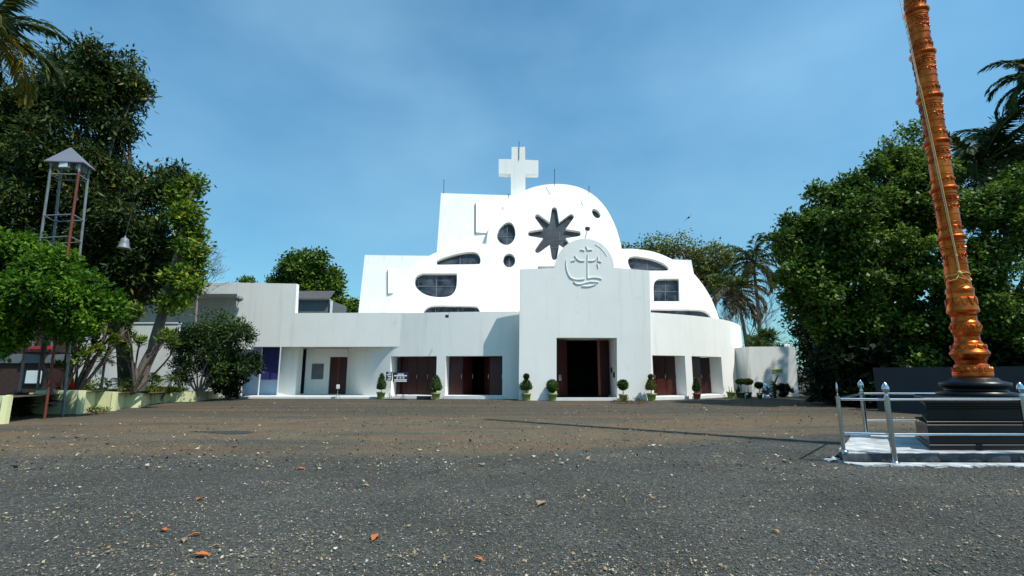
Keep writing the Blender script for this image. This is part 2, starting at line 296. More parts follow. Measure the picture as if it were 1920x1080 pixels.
# ------------------------------------------------------------------ objects
WL = {}
def tag(o, label=None, cat=None, group=None, kind=None):
    if label: o['label'] = label
    if cat: o['category'] = cat
    if group: o['group'] = group
    if kind: o['kind'] = kind
    return o
def thing(name, label, cat, loc, group=None):
    o = bpy.data.objects.new(name, None); COL.objects.link(o)
    o.empty_display_size = 0.3
    o.location = loc; WL[o.name] = Vector(loc)
    return tag(o, label, cat, group)
def link(name, me, m, parent):
    o = bpy.data.objects.new(name, me); COL.objects.link(o)
    if m: me.materials.append(m)
    if parent: o.parent = parent
    WL[o.name] = WL[parent.name].copy() if parent else Vector((0, 0, 0))
    return o
def copy_tree(o, parent=None):
    c = o.copy(); COL.objects.link(c)
    if parent: c.parent = parent
    for ch in list(o.children): copy_tree(ch, c)
    return c
class MB:
    def __init__(s): s.v = []; s.f = []; s.sm = []
    def add(s, vs, fs, smooth=False):
        b = len(s.v); s.v += [tuple(q) for q in vs]; s.f += [[b + i for i in f] for f in fs]; s.sm += [smooth] * len(fs); return s
    def box(s, c, d, rz=0.0, bev=0.0):
        x, y, z = d[0] / 2, d[1] / 2, d[2] / 2
        mt = Matrix.Translation(c) @ Matrix.Rotation(rz, 4, 'Z')
        if bev <= 0:
            vs = [mt @ Vector(q) for q in ((-x, -y, -z), (x, -y, -z), (x, y, -z), (-x, y, -z), (-x, -y, z), (x, -y, z), (x, y, z), (-x, y, z))]
            return s.add(vs, [(0, 3, 2, 1), (4, 5, 6, 7), (0, 1, 5, 4), (1, 2, 6, 5), (2, 3, 7, 6), (3, 0, 4, 7)])
        b = bev; vs = []
        for zz, e in ((-z, b), (-z + b, 0), (z - b, 0), (z, b)):
            vs += [mt @ Vector(q) for q in ((-x + e, -y + e, zz), (x - e, -y + e, zz), (x - e, y - e, zz), (-x + e, y - e, zz))]
        fs = [(3, 2, 1, 0), (12, 13, 14, 15)]
        for k in range(3):
            for j in range(4): fs.append((4 * k + j, 4 * k + (j + 1) % 4, 4 * k + 4 + (j + 1) % 4, 4 * k + 4 + j))
        return s.add(vs, fs)
    def tube(s, pts, r, seg=8, cap=True, smooth=True):
        pts = [Vector(p) for p in pts]; n = len(pts)
        rs = r if isinstance(r, (list, tuple)) else [r] * n
        vs = []; fs = []; a = None
        for i in range(n):
            t = (pts[min(i + 1, n - 1)] - pts[max(i - 1, 0)])
            t = t.normalized() if t.length > 1e-9 else Vector((0, 0, 1))
            if a is None: a = t.orthogonal().normalized()
            a = (a - t * a.dot(t)); a = a.normalized() if a.length > 1e-6 else t.orthogonal().normalized()
            b = t.cross(a)
            for k in range(seg):
                q = 2 * math.pi * k / seg; vs.append(pts[i] + (a * math.cos(q) + b * math.sin(q)) * rs[i])
        for i in range(n - 1):
            for k in range(seg):
                fs.append((i * seg + k, i * seg + (k + 1) % seg, (i + 1) * seg + (k + 1) % seg, (i + 1) * seg + k))
        s.add(vs, fs, smooth)
        if cap:
            s.add(vs[:seg], [list(range(seg))[::-1]]); s.add(vs[-seg:], [list(range(seg))])
        return s
    def lathe(s, prof, c, seg=24, smooth=True, crisp=False):
        if crisp:
            for i in range(len(prof) - 1):
                c2 = Vector(c); vs = []
                for (r, z) in prof[i:i + 2]:
                    for k in range(seg):
                        q = 2 * math.pi * k / seg; vs.append(c2 + Vector((r * math.cos(q), r * math.sin(q), z)))
                s.add(vs, [(k, (k + 1) % seg, seg + (k + 1) % seg, seg + k) for k in range(seg)], True)
            return s
        c = Vector(c); vs = []; fs = []; n = len(prof)
        for (r, z) in prof:
            for k in range(seg):
                q = 2 * math.pi * k / seg; vs.append(c + Vector((r * math.cos(q), r * math.sin(q), z)))
        for i in range(n - 1):
            for k in range(seg):
                fs.append((i * seg + k, i * seg + (k + 1) % seg, (i + 1) * seg + (k + 1) % seg, (i + 1) * seg + k))
        s.add(vs, fs, smooth)
        s.add(vs[:seg], [list(range(seg))[::-1]]); s.add(vs[-seg:], [list(range(seg))])
        return s
    def ball(s, c, d, seg=12, rings=7, smooth=True):
        c = Vector(c); vs = []; fs = []
        for i in range(rings + 1):
            p = -math.pi / 2 + math.pi * i / rings
            for k in range(seg):
                q = 2 * math.pi * k / seg
                vs.append(c + Vector((d[0] * math.cos(p) * math.cos(q), d[1] * math.cos(p) * math.sin(q), d[2] * math.sin(p))))
        for i in range(rings):
            for k in range(seg): fs.append((i * seg + k, i * seg + (k + 1) % seg, (i + 1) * seg + (k + 1) % seg, (i + 1) * seg + k))
        return s.add(vs, fs, smooth)
    def prism(s, poly, off, holes=()):
        """planar polygon (world points) with holes, extruded by the vector off"""
        off = Vector(off); loops = [[Vector(p) for p in poly]] + [[Vector(p) for p in h] for h in holes]
        allp = [p for l in loops for p in l]; n = len(allp)
        tris = tessellate_polygon(loops)
        nb = (allp[tris[0][1]] - allp[tris[0][0]]).cross(allp[tris[0][2]] - allp[tris[0][0]])
        fs = []
        for t in tris:
            q = (allp[t[1]] - allp[t[0]]).cross(allp[t[2]] - allp[t[0]])
            t = tuple(t) if q.dot(off) < 0 else tuple(t[::-1])
            fs.append(t); fs.append(tuple(i + n for i in t[::-1]))
        k = 0
        for l in loops:
            m = len(l)
            for i in range(m):
                a, b = k + i, k + (i + 1) % m; fs.append((a, b, b + n, a + n))
            k += m
        return s.add(allp + [p + off for p in allp], fs)
    def build(s, name, m, parent=None, fix=False):
        off = WL[parent.name] if parent else Vector((0, 0, 0))
        me = bpy.data.meshes.new(name)
        me.from_pydata([(x - off.x, y - off.y, z - off.z) for x, y, z in s.v], [], s.f)
        me.polygons.foreach_set('use_smooth', s.sm)
        if fix:
            import bmesh
            bm = bmesh.new(); bm.from_mesh(me); bmesh.ops.remove_doubles(bm, verts=bm.verts, dist=1e-5)
            bmesh.ops.recalc_face_normals(bm, faces=bm.faces); bm.to_mesh(me); bm.free()
        me.update()
        return link(name, me, m, parent)
def smooth_px(pts, closed=True, n=6):
    out = []; N = len(pts); rng = range(N if closed else N - 1)
    for i in rng:
        g = lambda k: pts[k % N] if closed else pts[min(max(k, 0), N - 1)]
        p0, p1, p2, p3 = g(i - 1), g(i), g(i + 1), g(i + 2)
        for j in range(n):
            t = j / n
            out.append(tuple(0.5 * (2 * p1[c] + (p2[c] - p0[c]) * t + (2 * p0[c] - 5 * p1[c] + 4 * p2[c] - p3[c]) * t * t + (3 * p1[c] - p0[c] - 3 * p2[c] + p3[c]) * t ** 3) for c in range(2)))
    if not closed: out.append(tuple(pts[-1]))
    return out

# ------------------------------------------------------------------ foliage
def quads_mesh(name, V, m, parent, F4=None):
    """V: (n,k,3) -> n separate faces of k corners"""
    n, k = V.shape[0], V.shape[1]
    off = np.array(WL[parent.name]) if parent else np.zeros(3)
    me = bpy.data.meshes.new(name)
    me.vertices.add(n * k); me.vertices.foreach_set('co', (V.reshape(-1, 3) - off).astype(np.float32).ravel())
    me.loops.add(n * k); me.loops.foreach_set('vertex_index', np.arange(n * k, dtype=np.int32))
    me.polygons.add(n); me.polygons.foreach_set('loop_start', np.arange(0, n * k, k, dtype=np.int32))
    me.update(calc_edges=True)
    return link(name, me, m, parent)
def unit(a): return a / np.maximum(np.linalg.norm(a, axis=-1, keepdims=True), 1e-9)
def leaves(base, d, side, ln, wd):
    """diamond leaves with a point at each end"""
    ln = ln[:, None]; wd = wd[:, None]
    nrm = np.cross(d, side)
    a = base; c = base + d * ln
    b = base + d * ln * 0.45 + side * wd + nrm * wd * 0.35
    e = base + d * ln * 0.45 - side * wd + nrm * wd * 0.35
    return np.stack([a, b, c, e], axis=1)
def crown_leaves(blobs, n, ln, wd, rng, droop=0.3, clump=10, spread=0.35, shell=0.28, lump=0.22, sub=0.42, droop_el=0):
    """blobs: (centre, radii, weight); leaf sprays scattered through the outer volume of each blob"""
    outs = []; tot = sum(b[2] for b in blobs)
    for c, rad, wgt in blobs:
        c = np.array(c); rad = np.array(rad); mr = rad.mean()
        k = max(4, int(n * wgt / tot / clump))
        K = int(rng.integers(13, 20))                             # boughs: smaller masses spread over the blob, with gaps between
        u = unit(rng.normal(size=(K, 3)) + np.array([0, 0, 0.15])); br = mr * sub * rng.uniform(0.65, 1.35, K)
        bc = c + u * rad * (rng.uniform(0.60, 1.02, K) * (1 + lump * rng.uniform(-1, 1, K)))[:, None]
        ki = int(k * 0.22); kb = k - ki
        pick = rng.choice(K, kb, p=br ** 2 / (br ** 2).sum())
        v = unit(rng.normal(size=(kb, 3)) + u[pick] * 0.6 + np.array([0, 0, 0.25]))
        p = bc[pick] + v * np.array([1.1, 1.1, 0.75]) * (br[pick] * (1 - np.abs(rng.normal(size=kb)) * shell))[:, None]
        ui = unit(rng.normal(size=(ki, 3))); pi_ = c + ui * rad * (rng.uniform(0.2, 0.85, ki))[:, None]
        p = np.concatenate([p, pi_]); o = np.concatenate([v, ui])
        k = len(p)
        b = np.repeat(p, clump, axis=0) + rng.normal(size=(k * clump, 3)) * spread
        oo = np.repeat(o, clump, axis=0)
        d = unit(oo * 0.8 + rng.normal(size=b.shape) * 0.75 + np.array([0, 0, -droop]))
        s = unit(np.cross(d, unit(rng.normal(size=b.shape) * 0.55 + np.array([0, 0, 1.0]) + oo * 0.5)))
        m = len(b)
        outs.append(leaves(b, d, s, ln * rng.uniform(0.6, 1.35, m), wd * rng.uniform(0.7, 1.25, m)))
    V = np.concatenate(outs)
    return V[V[:, :, 2].min(axis=1) > 0.03]
def pblob(px, py, Y, rx, ry, ryd=None, wgt=None):
    c = at(px, py, Y); k = (at(px + 10, py, Y) - c).length / 10
    rX, rZ = rx * k, ry * k; rY = ryd if ryd else (rX + rZ) / 2
    u = abs(px - 960) / F; rY = min(rY, 0.8 * rX); rX = math.sqrt(max(rX * rX - (rY * u) ** 2, 0.2 * rX * rX))
    return (tuple(c), (rX, rY, rZ), wgt if wgt else (rX * rZ + rX * rY + rY * rZ))
def limb(mb, p0, p1, r0, r1, bend=0.12, n=6, seg=7):
    p0 = Vector(p0); p1 = Vector(p1); L = (p1 - p0).length
    off = Vector((random.uniform(-1, 1), random.uniform(-1, 1), random.uniform(-0.3, 0.6))) * bend * L
    pts = [p0.lerp(p1, i / n) + off * math.sin(math.pi * i / n) for i in range(n + 1)]
    mb.tube(pts, [r0 + (r1 - r0) * i / n for i in range(n + 1)], seg)
    return pts
def twigs(mb, p, d, L, r, depth, spread=0.5, up=0.15, seg=4):
    d = d.normalized(); q = p + d * L
    m = p.lerp(q, 0.5) + Vector((random.uniform(-1, 1), random.uniform(-1, 1), random.uniform(-1, 1))) * L * 0.07
    mb.tube([p, m, q], [r, r * 0.85, r * 0.68], seg, cap=False)
    if depth == 0: return
    for k in range(random.choice((2, 2, 3))):
        nd = d + Vector((random.gauss(0, spread), random.gauss(0, spread), random.gauss(0, spread) + up))
        twigs(mb, q if k else m.lerp(q, 0.7), nd, L * random.uniform(0.62, 0.86), r * 0.66, depth - 1, spread, up, seg)
def tree(name, label, cat, base, trunk_pts, trunk_r, blobs, n, ln, wd, leaf, bark='bark_dark', limbs=5, seed=1, group=None, **kw):
    t = thing(name, label, cat, base, group)
    rng = np.random.default_rng(seed); random.seed(seed)
    mb = MB(); pts = [Vector(base)] + [Vector(p) for p in trunk_pts]
    k = len(pts); fine = []
    for i in range(k - 1):
        for j in range(4): fine.append(pts[i].lerp(pts[i + 1], j / 4) + Vector((random.gauss(0, 1), random.gauss(0, 1), 0)) * trunk_r * 0.12)
    fine.append(pts[-1]); m = len(fine)
    mb.tube(fine, [trunk_r * (1.25 if i == 0 else 1.0 - 0.55 * i / m) for i in range(m)], 10)
    tr = mb.build('trunk', M[bark], t)
    lm = MB()
    for i in range(limbs):
        b = blobs[i % len(blobs)]; c = Vector(b[0]); rr = Vector(b[1])
        e = c + Vector((random.uniform(-0.5, 0.5) * rr.x, random.uniform(-0.5, 0.5) * rr.y, random.uniform(-0.1, 0.6) * rr.z))
        s = fine[random.randint(m // 2, m - 1)]
        p = limb(lm, s, e, trunk_r * 0.42, trunk_r * 0.08)
        for j in (3, 4, 5):
            limb(lm, p[j], c + Vector((random.uniform(-0.9, 0.9) * rr.x, random.uniform(-0.9, 0.9) * rr.y, random.uniform(-0.6, 0.9) * rr.z)), trunk_r * 0.16, trunk_r * 0.03, seg=5)
    if limbs: lm.build('limb', M[bark], t)
    quads_mesh('crown', crown_leaves(blobs, n, ln, wd, rng, **kw), M[leaf], t)
    return t
def frond(root, c, az, el, L, leaf, rng, droop=0.9, nl=26, ll=0.75, name='frond', width=0.035):
    c = np.array(c); n = 14
    pts = [c]; e = el; st = L / n
    for i in range(n):
        d = np.array([math.cos(az) * math.cos(e), math.sin(az) * math.cos(e), math.sin(e)])
        pts.append(pts[-1] + d * st); e -= droop * (0.6 + 0.9 * i / n) / n * 1.6
    pts = np.array(pts)
    mb = MB(); mb.tube([tuple(p) for p in pts], [0.035 * L / 3 * (1 - 0.85 * i / n) + 0.004 for i in range(n + 1)], 5)
    r = mb.build(name, M['rachis'], root)
    outs = []
    for sgn in (-1, 1):
        s = np.linspace(0.12, 0.995, nl) + rng.normal(size=nl) * 0.006
        f = np.clip(s, 0, 1) * n; i0 = np.minimum(f.astype(int), n - 1); fr = (f - i0)[:, None]
        b = pts[i0] * (1 - fr) + pts[i0 + 1] * fr
        t = unit(pts[i0 + 1] - pts[i0]); up = np.array([0, 0, 1.0])
        side = unit(np.cross(t, up)) * sgn
        d1 = unit(side * 0.75 + t * (0.45 + 0.7 * s[:, None]) + up * 0.12 + rng.normal(size=b.shape) * 0.09)
        ln = ll * (np.sin(np.pi * np.clip(0.12 + s * 0.8, 0, 1)) ** 0.6) * rng.uniform(0.8, 1.1, nl)
        mid = b + d1 * (ln * 0.5)[:, None]
        d2 = unit(d1 + np.array([0, 0, -0.75]) * (0.7 + 0.5 * rng.random((nl, 1))))
        tip = mid + d2 * (ln * 0.55)[:, None]
        wv = unit(np.cross(d1, up + 0.0 * d1)) ; wv = unit(wv * 0.5 + t * 0.7) * width
        outs.append(np.stack([b - wv * 0.5, b + wv * 0.5, mid + wv, mid - wv], 1))
        outs.append(np.stack([mid - wv, mid + wv, tip + wv * 0.12, tip - wv * 0.12], 1))
    quads_mesh('leaflets', np.concatenate(outs), M[leaf], r)
    return r
def palm(name, label, base, top, r, nf, L, seed, leaf='palm', dr=0.75, group=None, ll=0.75, width=0.035, dry=0, yellow=0, azs=None, nl=34):
    t = thing(name, label, 'palm', base, group); rng = np.random.default_rng(seed); random.seed(seed)
    b = Vector(base); q = Vector(top); mb = MB(); pts = []
    for i in range(13):
        f = i / 12; pts.append(b.lerp(q, f) + Vector((math.sin(f * math.pi) * 0.25, 0, 0)))
    mb.tube(pts, [r * (1.25 if i == 0 else 1 - 0.35 * i / 12) for i in range(13)], 10)
    mb.build('trunk', M['palm_bark'], t)
    for k in range(nf):
        az = azs[k % len(azs)] + rng.normal() * 0.12 if azs else 2.39996 * k + rng.normal() * 0.15
        el = R(78) - R(105) * (k / max(nf - 1, 1)) ** 0.8 + rng.normal() * 0.06
        lf = leaf
        if k >= nf - dry: lf = 'palm_dry'
        elif k >= nf - dry - yellow: lf = 'palm_yellow'
        frond(t, q + Vector((0, 0, 0.1)), az, el, L * rng.uniform(0.85, 1.1), lf, rng, droop=dr + 0.5 * rng.random(), ll=ll, width=width, nl=nl)
    nb = MB()
    for k in range(7):
        a = k * 0.9; nb.ball(q + Vector((math.cos(a) * r * 1.6, math.sin(a) * r * 1.6, -0.25 - 0.12 * (k % 2))), (0.12, 0.12, 0.15), 8, 5)
    nb.build('coconuts', M['palm_dry'], t)
    return t

# ================================================================== GROUND
gm = MB(); gm.add([(-700, -200, 0), (700, -200, 0), (700, 1200, 0), (-700, 1200, 0)], [(0, 1, 2, 3)])
tag(gm.build('ground', M['ground']), 'grey gravel and brown earth forecourt', kind='structure')

random.seed(5)
def patch(pts, label):  # thin dark sheet with a wavering outline, lying just above the earth
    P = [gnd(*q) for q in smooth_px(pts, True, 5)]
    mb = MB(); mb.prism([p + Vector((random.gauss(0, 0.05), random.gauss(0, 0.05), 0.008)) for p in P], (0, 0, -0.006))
    tag(mb.build('dark_patch', M['dark_ground']), label, kind='structure')
patch([(360, 809.5), (400, 808.5), (450, 808.5), (478, 810.5), (460, 813.5), (430, 814.5), (395, 812)], 'dark patch on the brown earth')
# ================================================================== CHURCH
ZT = 5.35; ZS = 2.6; ZF = 0.2
church = thing('church', 'white modern church with arched star window facade, tall cross and red doors', 'church', (0, 30, 0))
W = M['white']
# --- curved ground-floor wall in two sweeps either side of the portal
REF = 667
def path_pts(ctrl): return smooth_px(ctrl, closed=False, n=8)
def plan(pt): p = at(pt[0], REF, pt[1]); return Vector((p.x, p.y, 0))
def swept_wall(name, ctrl, openings, z0, z1, th, m, parent):
    P = path_pts(ctrl)
    def param(px):
        for i in range(len(P) - 1):
            if min(P[i][0], P[i + 1][0]) <= px <= max(P[i][0], P[i + 1][0]) and P[i][0] != P[i + 1][0]:
                return i + (px - P[i][0]) / (P[i + 1][0] - P[i][0])
    def pos(t):
        i = min(int(t), len(P) - 2); f = t - i
        return plan((P[i][0] * (1 - f) + P[i + 1][0] * f, P[i][1] * (1 - f) + P[i + 1][1] * f))
    ops = [(param(a), param(b), za, zb) for a, b, za, zb in openings]
    cols = sorted(set([float(i) for i in range(len(P))] + [o[0] for o in ops] + [o[1] for o in ops]))
    rows = sorted(set([z0, z1] + [o[2] for o in ops] + [o[3] for o in ops]))
    outer = [pos(t) for t in cols]; inner = []
    for i, t in enumerate(cols):
        tg = (outer[min(i + 1, len(cols) - 1)] - outer[max(i - 1, 0)]).normalized()
        inner.append(outer[i] + Vector((-tg.y, tg.x, 0)) * th)
    def solid(i, j):
        if not (0 <= i < len(cols) - 1 and 0 <= j < len(rows) - 1): return False
        tm = (cols[i] + cols[i + 1]) / 2; zm = (rows[j] + rows[j + 1]) / 2
        return not any(o[0] < tm < o[1] and o[2] < zm < o[3] for o in ops)
    mb = MB(); V = lambda i, j, k: (outer if k == 0 else inner)[i] + Vector((0, 0, rows[j]))
    for i in range(len(cols) - 1):
        for j in range(len(rows) - 1):
            if not solid(i, j): continue
            mb.add([V(i, j, 0), V(i + 1, j, 0), V(i + 1, j + 1, 0), V(i, j + 1, 0)], [(0, 1, 2, 3)])
            mb.add([V(i, j, 1), V(i, j + 1, 1), V(i + 1, j + 1, 1), V(i + 1, j, 1)], [(0, 1, 2, 3)])
            if not solid(i - 1, j): mb.add([V(i, j, 0), V(i, j + 1, 0), V(i, j + 1, 1), V(i, j, 1)], [(0, 1, 2, 3)])
            if not solid(i + 1, j): mb.add([V(i + 1, j, 0), V(i + 1, j, 1), V(i + 1, j + 1, 1), V(i + 1, j + 1, 0)], [(0, 1, 2, 3)])
            if not solid(i, j - 1): mb.add([V(i, j, 0), V(i, j, 1), V(i + 1, j, 1), V(i + 1, j, 0)], [(0, 1, 2, 3)])
            if not solid(i, j + 1): mb.add([V(i, j + 1, 0), V(i + 1, j + 1, 0), V(i + 1, j + 1, 1), V(i, j + 1, 1)], [(0, 1, 2, 3)])
    o = mb.build(name, m, parent, fix=True)
    return o, (lambda px, dpt: pos(param(px)) if dpt == 0 else _off(pos, param(px), dpt))
def _off(pos, t, d):
    tg = (pos(t + 0.05) - pos(t - 0.05)).normalized(); return pos(t) + Vector((-tg.y, tg.x, 0)) * d
LCTRL = [(652, 34.4), (672, 33.1), (700, 32.1), (730, 31.55), (757, 31.32), (800, 31.05), (850, 30.8), (900, 30.6), (945, 30.48), (990, 30.42)]
RCTRL = [(1205, 29.25), (1222, 29.3), (1260, 30.0), (1300, 30.9), (1340, 32.3), (1366, 33.8), (1384, 35.9), (1393, 38.4), (1392, 41.0), (1386, 43.5)]
wl, lp = swept_wall('curved_wall', LCTRL, [(733, 819, ZF, ZS), (836, 942, ZF, ZS)], 0, ZT, 0.95, W, church)
wr, rpn = swept_wall('curved_wall', RCTRL, [(1223, 1284, ZF, ZS), (1296.5, 1352, ZF, ZS)], 0, ZT - 0.2, 0.95, W, church)
# --- doors in the deep openings
def quad_box(mb, a, b, z0, z1, th):
    a = Vector(a); b = Vector(b); tg = (b - a).normalized(); nn = Vector((-tg.y, tg.x, 0)) * th
    vs = [a, b, b + nn, a + nn]
    mb.add([v + Vector((0, 0, z0)) for v in vs] + [v + Vector((0, 0, z1)) for v in vs], [(3, 2, 1, 0), (4, 5, 6, 7), (0, 1, 5, 4), (1, 2, 6, 5), (2, 3, 7, 6), (3, 0, 4, 7)])
def leaf_door(parent, a, b, z0, z1, th=0.06, label=None, name='door'):
    mb = MB(); quad_box(mb, a, b, z0, z1, th); d = mb.build(name, M['wood_red'], parent)
    a = Vector(a); b = Vector(b); tg = (b - a).normalized(); nn = Vector((-tg.y, tg.x, 0)); L = (b - a).length
    pn = MB(); H = z1 - z0
    for k in range(2):
        x0 = 0.12 * L
        quad_box(pn, a + tg * x0 - nn * 0.025, a + tg * (L - x0) - nn * 0.025, z0 + H * (0.06 + 0.5 * k), z0 + H * (0.46 + 0.5 * k) - 0.06 * H * k, 0.03)
    pn.build('door_panel', M['wood_red'], d)
    hd = MB(); q = a + tg * (L * 0.94) - nn * 0.07 + Vector((0, 0, z0 + H * 0.42)); hd.tube([q, q + Vector((0, 0, 0.25))], 0.018, 6); hd.build('door_handle', M['steel'], d)
    return d
D = 0.80
def door_row(fn, a, b, n, openk=()):
    xs = [a + (b - a) * k / n for k in range(n + 1)]
    for k in range(n):
        p, q = fn(xs[k], D), fn(xs[k + 1], D)
        if k in openk:
            tg = (q - p).normalized(); nn = Vector((-tg.y, tg.x, 0))
            hinge = q if openk[k] > 0 else p
            e = hinge + (-tg if openk[k] > 0 else tg) * (q - p).length * 0.55 + nn * 0.75
            leaf_door(church, *( (e, hinge) if openk[k] > 0 else (hinge, e)), ZF + 0.02, ZS - 0.02)
        else: leaf_door(church, p + (q - p) * 0.01, q - (q - p) * 0.01, ZF + 0.02, ZS - 0.02)
door_row(lp, 733.5, 818.5, 4)
door_row(lp, 836.5, 941.5, 4, {1: -1, 2: 1})
door_row(rpn, 1223.5, 1283.5, 3)
door_row(rpn, 1297, 1351.5, 3, {2: 1})
# sills: white steps in front of each opening
for fn, a, b in ((lp, 731, 821), (lp, 834, 944), (rpn, 1219, 1286), (rpn, 1295, 1354)):
    mb = MB(); n = 5; pts = [fn(a + (b - a) * k / n, 0) for k in range(n + 1)]
    for k in range(n): quad_box(mb, pts[k] + Vector((0, -0.12, 0)), pts[k + 1] + Vector((0, -0.12, 0)), 0.0, ZF - 0.02, 0.115)
    mb.build('door_sill', M['floor'], church)
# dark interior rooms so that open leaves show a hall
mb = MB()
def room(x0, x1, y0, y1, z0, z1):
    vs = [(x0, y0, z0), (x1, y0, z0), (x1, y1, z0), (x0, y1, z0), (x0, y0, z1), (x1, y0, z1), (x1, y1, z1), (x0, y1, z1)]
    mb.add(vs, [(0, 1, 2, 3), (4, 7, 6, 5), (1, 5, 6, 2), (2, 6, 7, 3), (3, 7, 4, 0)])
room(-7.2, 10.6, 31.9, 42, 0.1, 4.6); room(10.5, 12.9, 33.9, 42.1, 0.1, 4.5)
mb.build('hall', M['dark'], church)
# --- portal: thick slab with a disc rising from its top
PY = 29.0; PT = 0.5
disc = [(1096 + 55.5 * math.cos(a), 503 - 55.5 * math.sin(a)) for a in [math.pi * (0.995 - 0.99 * k / 32) for k in range(33)]]
pl = [(972.5, 757)] + [(975, 505)] + disc + [(1218, 507), (1222, 757)]
door_h = [(1043.5, 748), (1043.5, 633), (1156.5, 633.5), (1157.5, 748)]
poly = [at(x, y, PY) for x, y in pl]; poly[0].z = 0; poly[-1].z = 0
mb = MB(); mb.prism(poly, (0, PT, 0), [[at(x, y, PY) for x, y in door_h]])
portal = mb.build('portal', W, church, fix=True)
# --- emblem: raised circle line, cross and waves on the disc
def relief(pxs, w=0.017, dep=0.045):
    P = [at(x, y, PY) for x, y in smooth_px(pxs, closed=False, n=5)]
    L = []; Rr = []
    for i in range(len(P)):
        t = (P[min(i + 1, len(P) - 1)] - P[max(i - 1, 0)]).normalized(); nn = Vector((-t.z, 0, t.x)) * w
        L.append(P[i] + nn); Rr.append(P[i] - nn)
    n = len(P); o = Vector((0, -dep, 0)); i_ = Vector((0, 0.02, 0))
    vs = [p + i_ for p in L] + [p + i_ for p in Rr] + [p + o for p in L] + [p + o for p in Rr]; fs = []
    for i in range(n - 1): fs += [(2 * n + i, 2 * n + i + 1, 3 * n + i + 1, 3 * n + i), (i, i + 1, 2 * n + i + 1, 2 * n + i), (n + i, 3 * n + i, 3 * n + i + 1, n + i + 1)]
    fs += [(0, 2 * n, 3 * n, n), (n - 1, 2 * n - 1, 4 * n - 1, 3 * n - 1)]
    mbb.add(vs, fs)
mbb = MB(); c = lambda x, y: (1020 + x / 8.306, 430 + y / 8.306)
for s in ([(348, 470), (345, 560), (365, 660), (410, 745), (480, 778), (560, 782), (635, 772)], [(685, 762), (770, 750), (840, 755), (900, 775)],
          [(460, 810), (510, 850), (580, 850), (660, 828), (740, 815), (850, 825)], [(588, 885), (690, 888), (760, 872), (812, 850)],
          [(680, 760), (678, 640), (679, 530), (680, 420), (681, 380)], [(480, 402), (505, 450), (560, 488), (632, 490)], [(684, 490), (750, 492), (800, 475), (835, 430)],
          [(425, 495), (455, 485), (485, 486)], [(830, 490), (860, 495), (895, 512)], [(565, 318), (600, 318), (632, 332)], [(690, 322), (720, 318), (752, 320)],
          [(655, 260), (668, 290), (680, 328)], [(836, 410), (840, 440), (845, 462)], [(828, 535), (840, 560), (845, 600)]):
    relief([c(*q) for q in s])
relief([(1096 + 46 * math.cos(R(a)), 500 - 46 * math.sin(R(a))) for a in range(25, 66, 8)], 0.012, 0.02)
mbb.build('emblem', W, portal, fix=True)
mb = MB(); dp = [at(x, y, PY + PT) for x, y in [(1096 + 55 * math.cos(a), 503 - 55 * math.sin(a)) for a in [math.pi * (0.995 - 0.99 * k / 32) for k in range(33)]]]
mb.prism(dp, (0, 1.5, 0)); mb.build('drum', W, portal, fix=True)
mb = MB(); L0, R0 = at(1043.5, 690, PY).x, at(1157, 690, PY).x; zd = at(1100, 633, PY).z
mb.box((L0 - 0.16, PY + PT + 1.2, zd / 2), (0.3, 2.39, zd)); mb.box((R0 + 0.16, PY + PT + 1.2, zd / 2), (0.3, 2.39, zd)); mb.box(((L0 + R0) / 2, PY + PT + 1.2, zd + 0.17), (R0 - L0 + 0.62, 2.39, 0.3))
mb.build('porch_passage', W, church)
# central doorway: door leaves folded in, dark hall behind
p0, p1 = at(1043.5, 748, PY + 1.55), at(1157, 748, PY + 1.55)
zt = at(1100, 633, PY).z
a = at(1044.5, 700, PY + 0.9); mb = MB(); quad_box(mb, (a.x, PY + 1.1, 0), (at(1064, 700, PY + 1.7).x, PY + 1.75, 0), ZF, zt - 0.05, 0.06); dd = mb.build('door', M['wood_red'], church)
mb = MB(); quad_box(mb, (a.x + 0.12, PY + 1.14, 0), (a.x + 0.30, PY + 1.28, 0), 1.1, 1.45, 0.02); mb.build('door_handle', M['steel'], dd)
a = at(1121, 700, PY + 1.7); mb = MB(); quad_box(mb, (a.x, PY + 1.5, 0), (a.x + 0.85, PY + 2.3, 0), ZF, zt - 0.05, 0.06); mb.build('door', M['wood_red'], church)
mb = MB(); quad_box(mb, (a.x - 0.02, PY + 1.49, 0), (a.x + 0.11, PY + 1.49, 0), ZF, zt - 0.05, 0.05); mb.build('door_edge', M['wood_edge'], church)
mb = MB(); q0, q1 = at(1041, 750, PY - 0.1), at(1160, 750, PY - 0.1); quad_box(mb, (q0.x, PY - 0.22, 0), (q1.x, PY - 0.22, 0), 0, ZF - 0.03, 0.215); mb.build('door_sill', M['floor'], church)
for (px, py, sx, sz) in ((1149, 703, 0.16, 0.32), (1142.5, 694, 0.12, 0.3)):
    q = at(px, py, PY + 0.9); mb = MB(); mb.box((at(1157, 690, PY + 0.0).x - 0.03, PY + (0.85 if sx > .15 else 1.5), q.z), (0.05, 0.28, sz), bev=0.01); mb.build('wall_box', M['black_metal'], church)
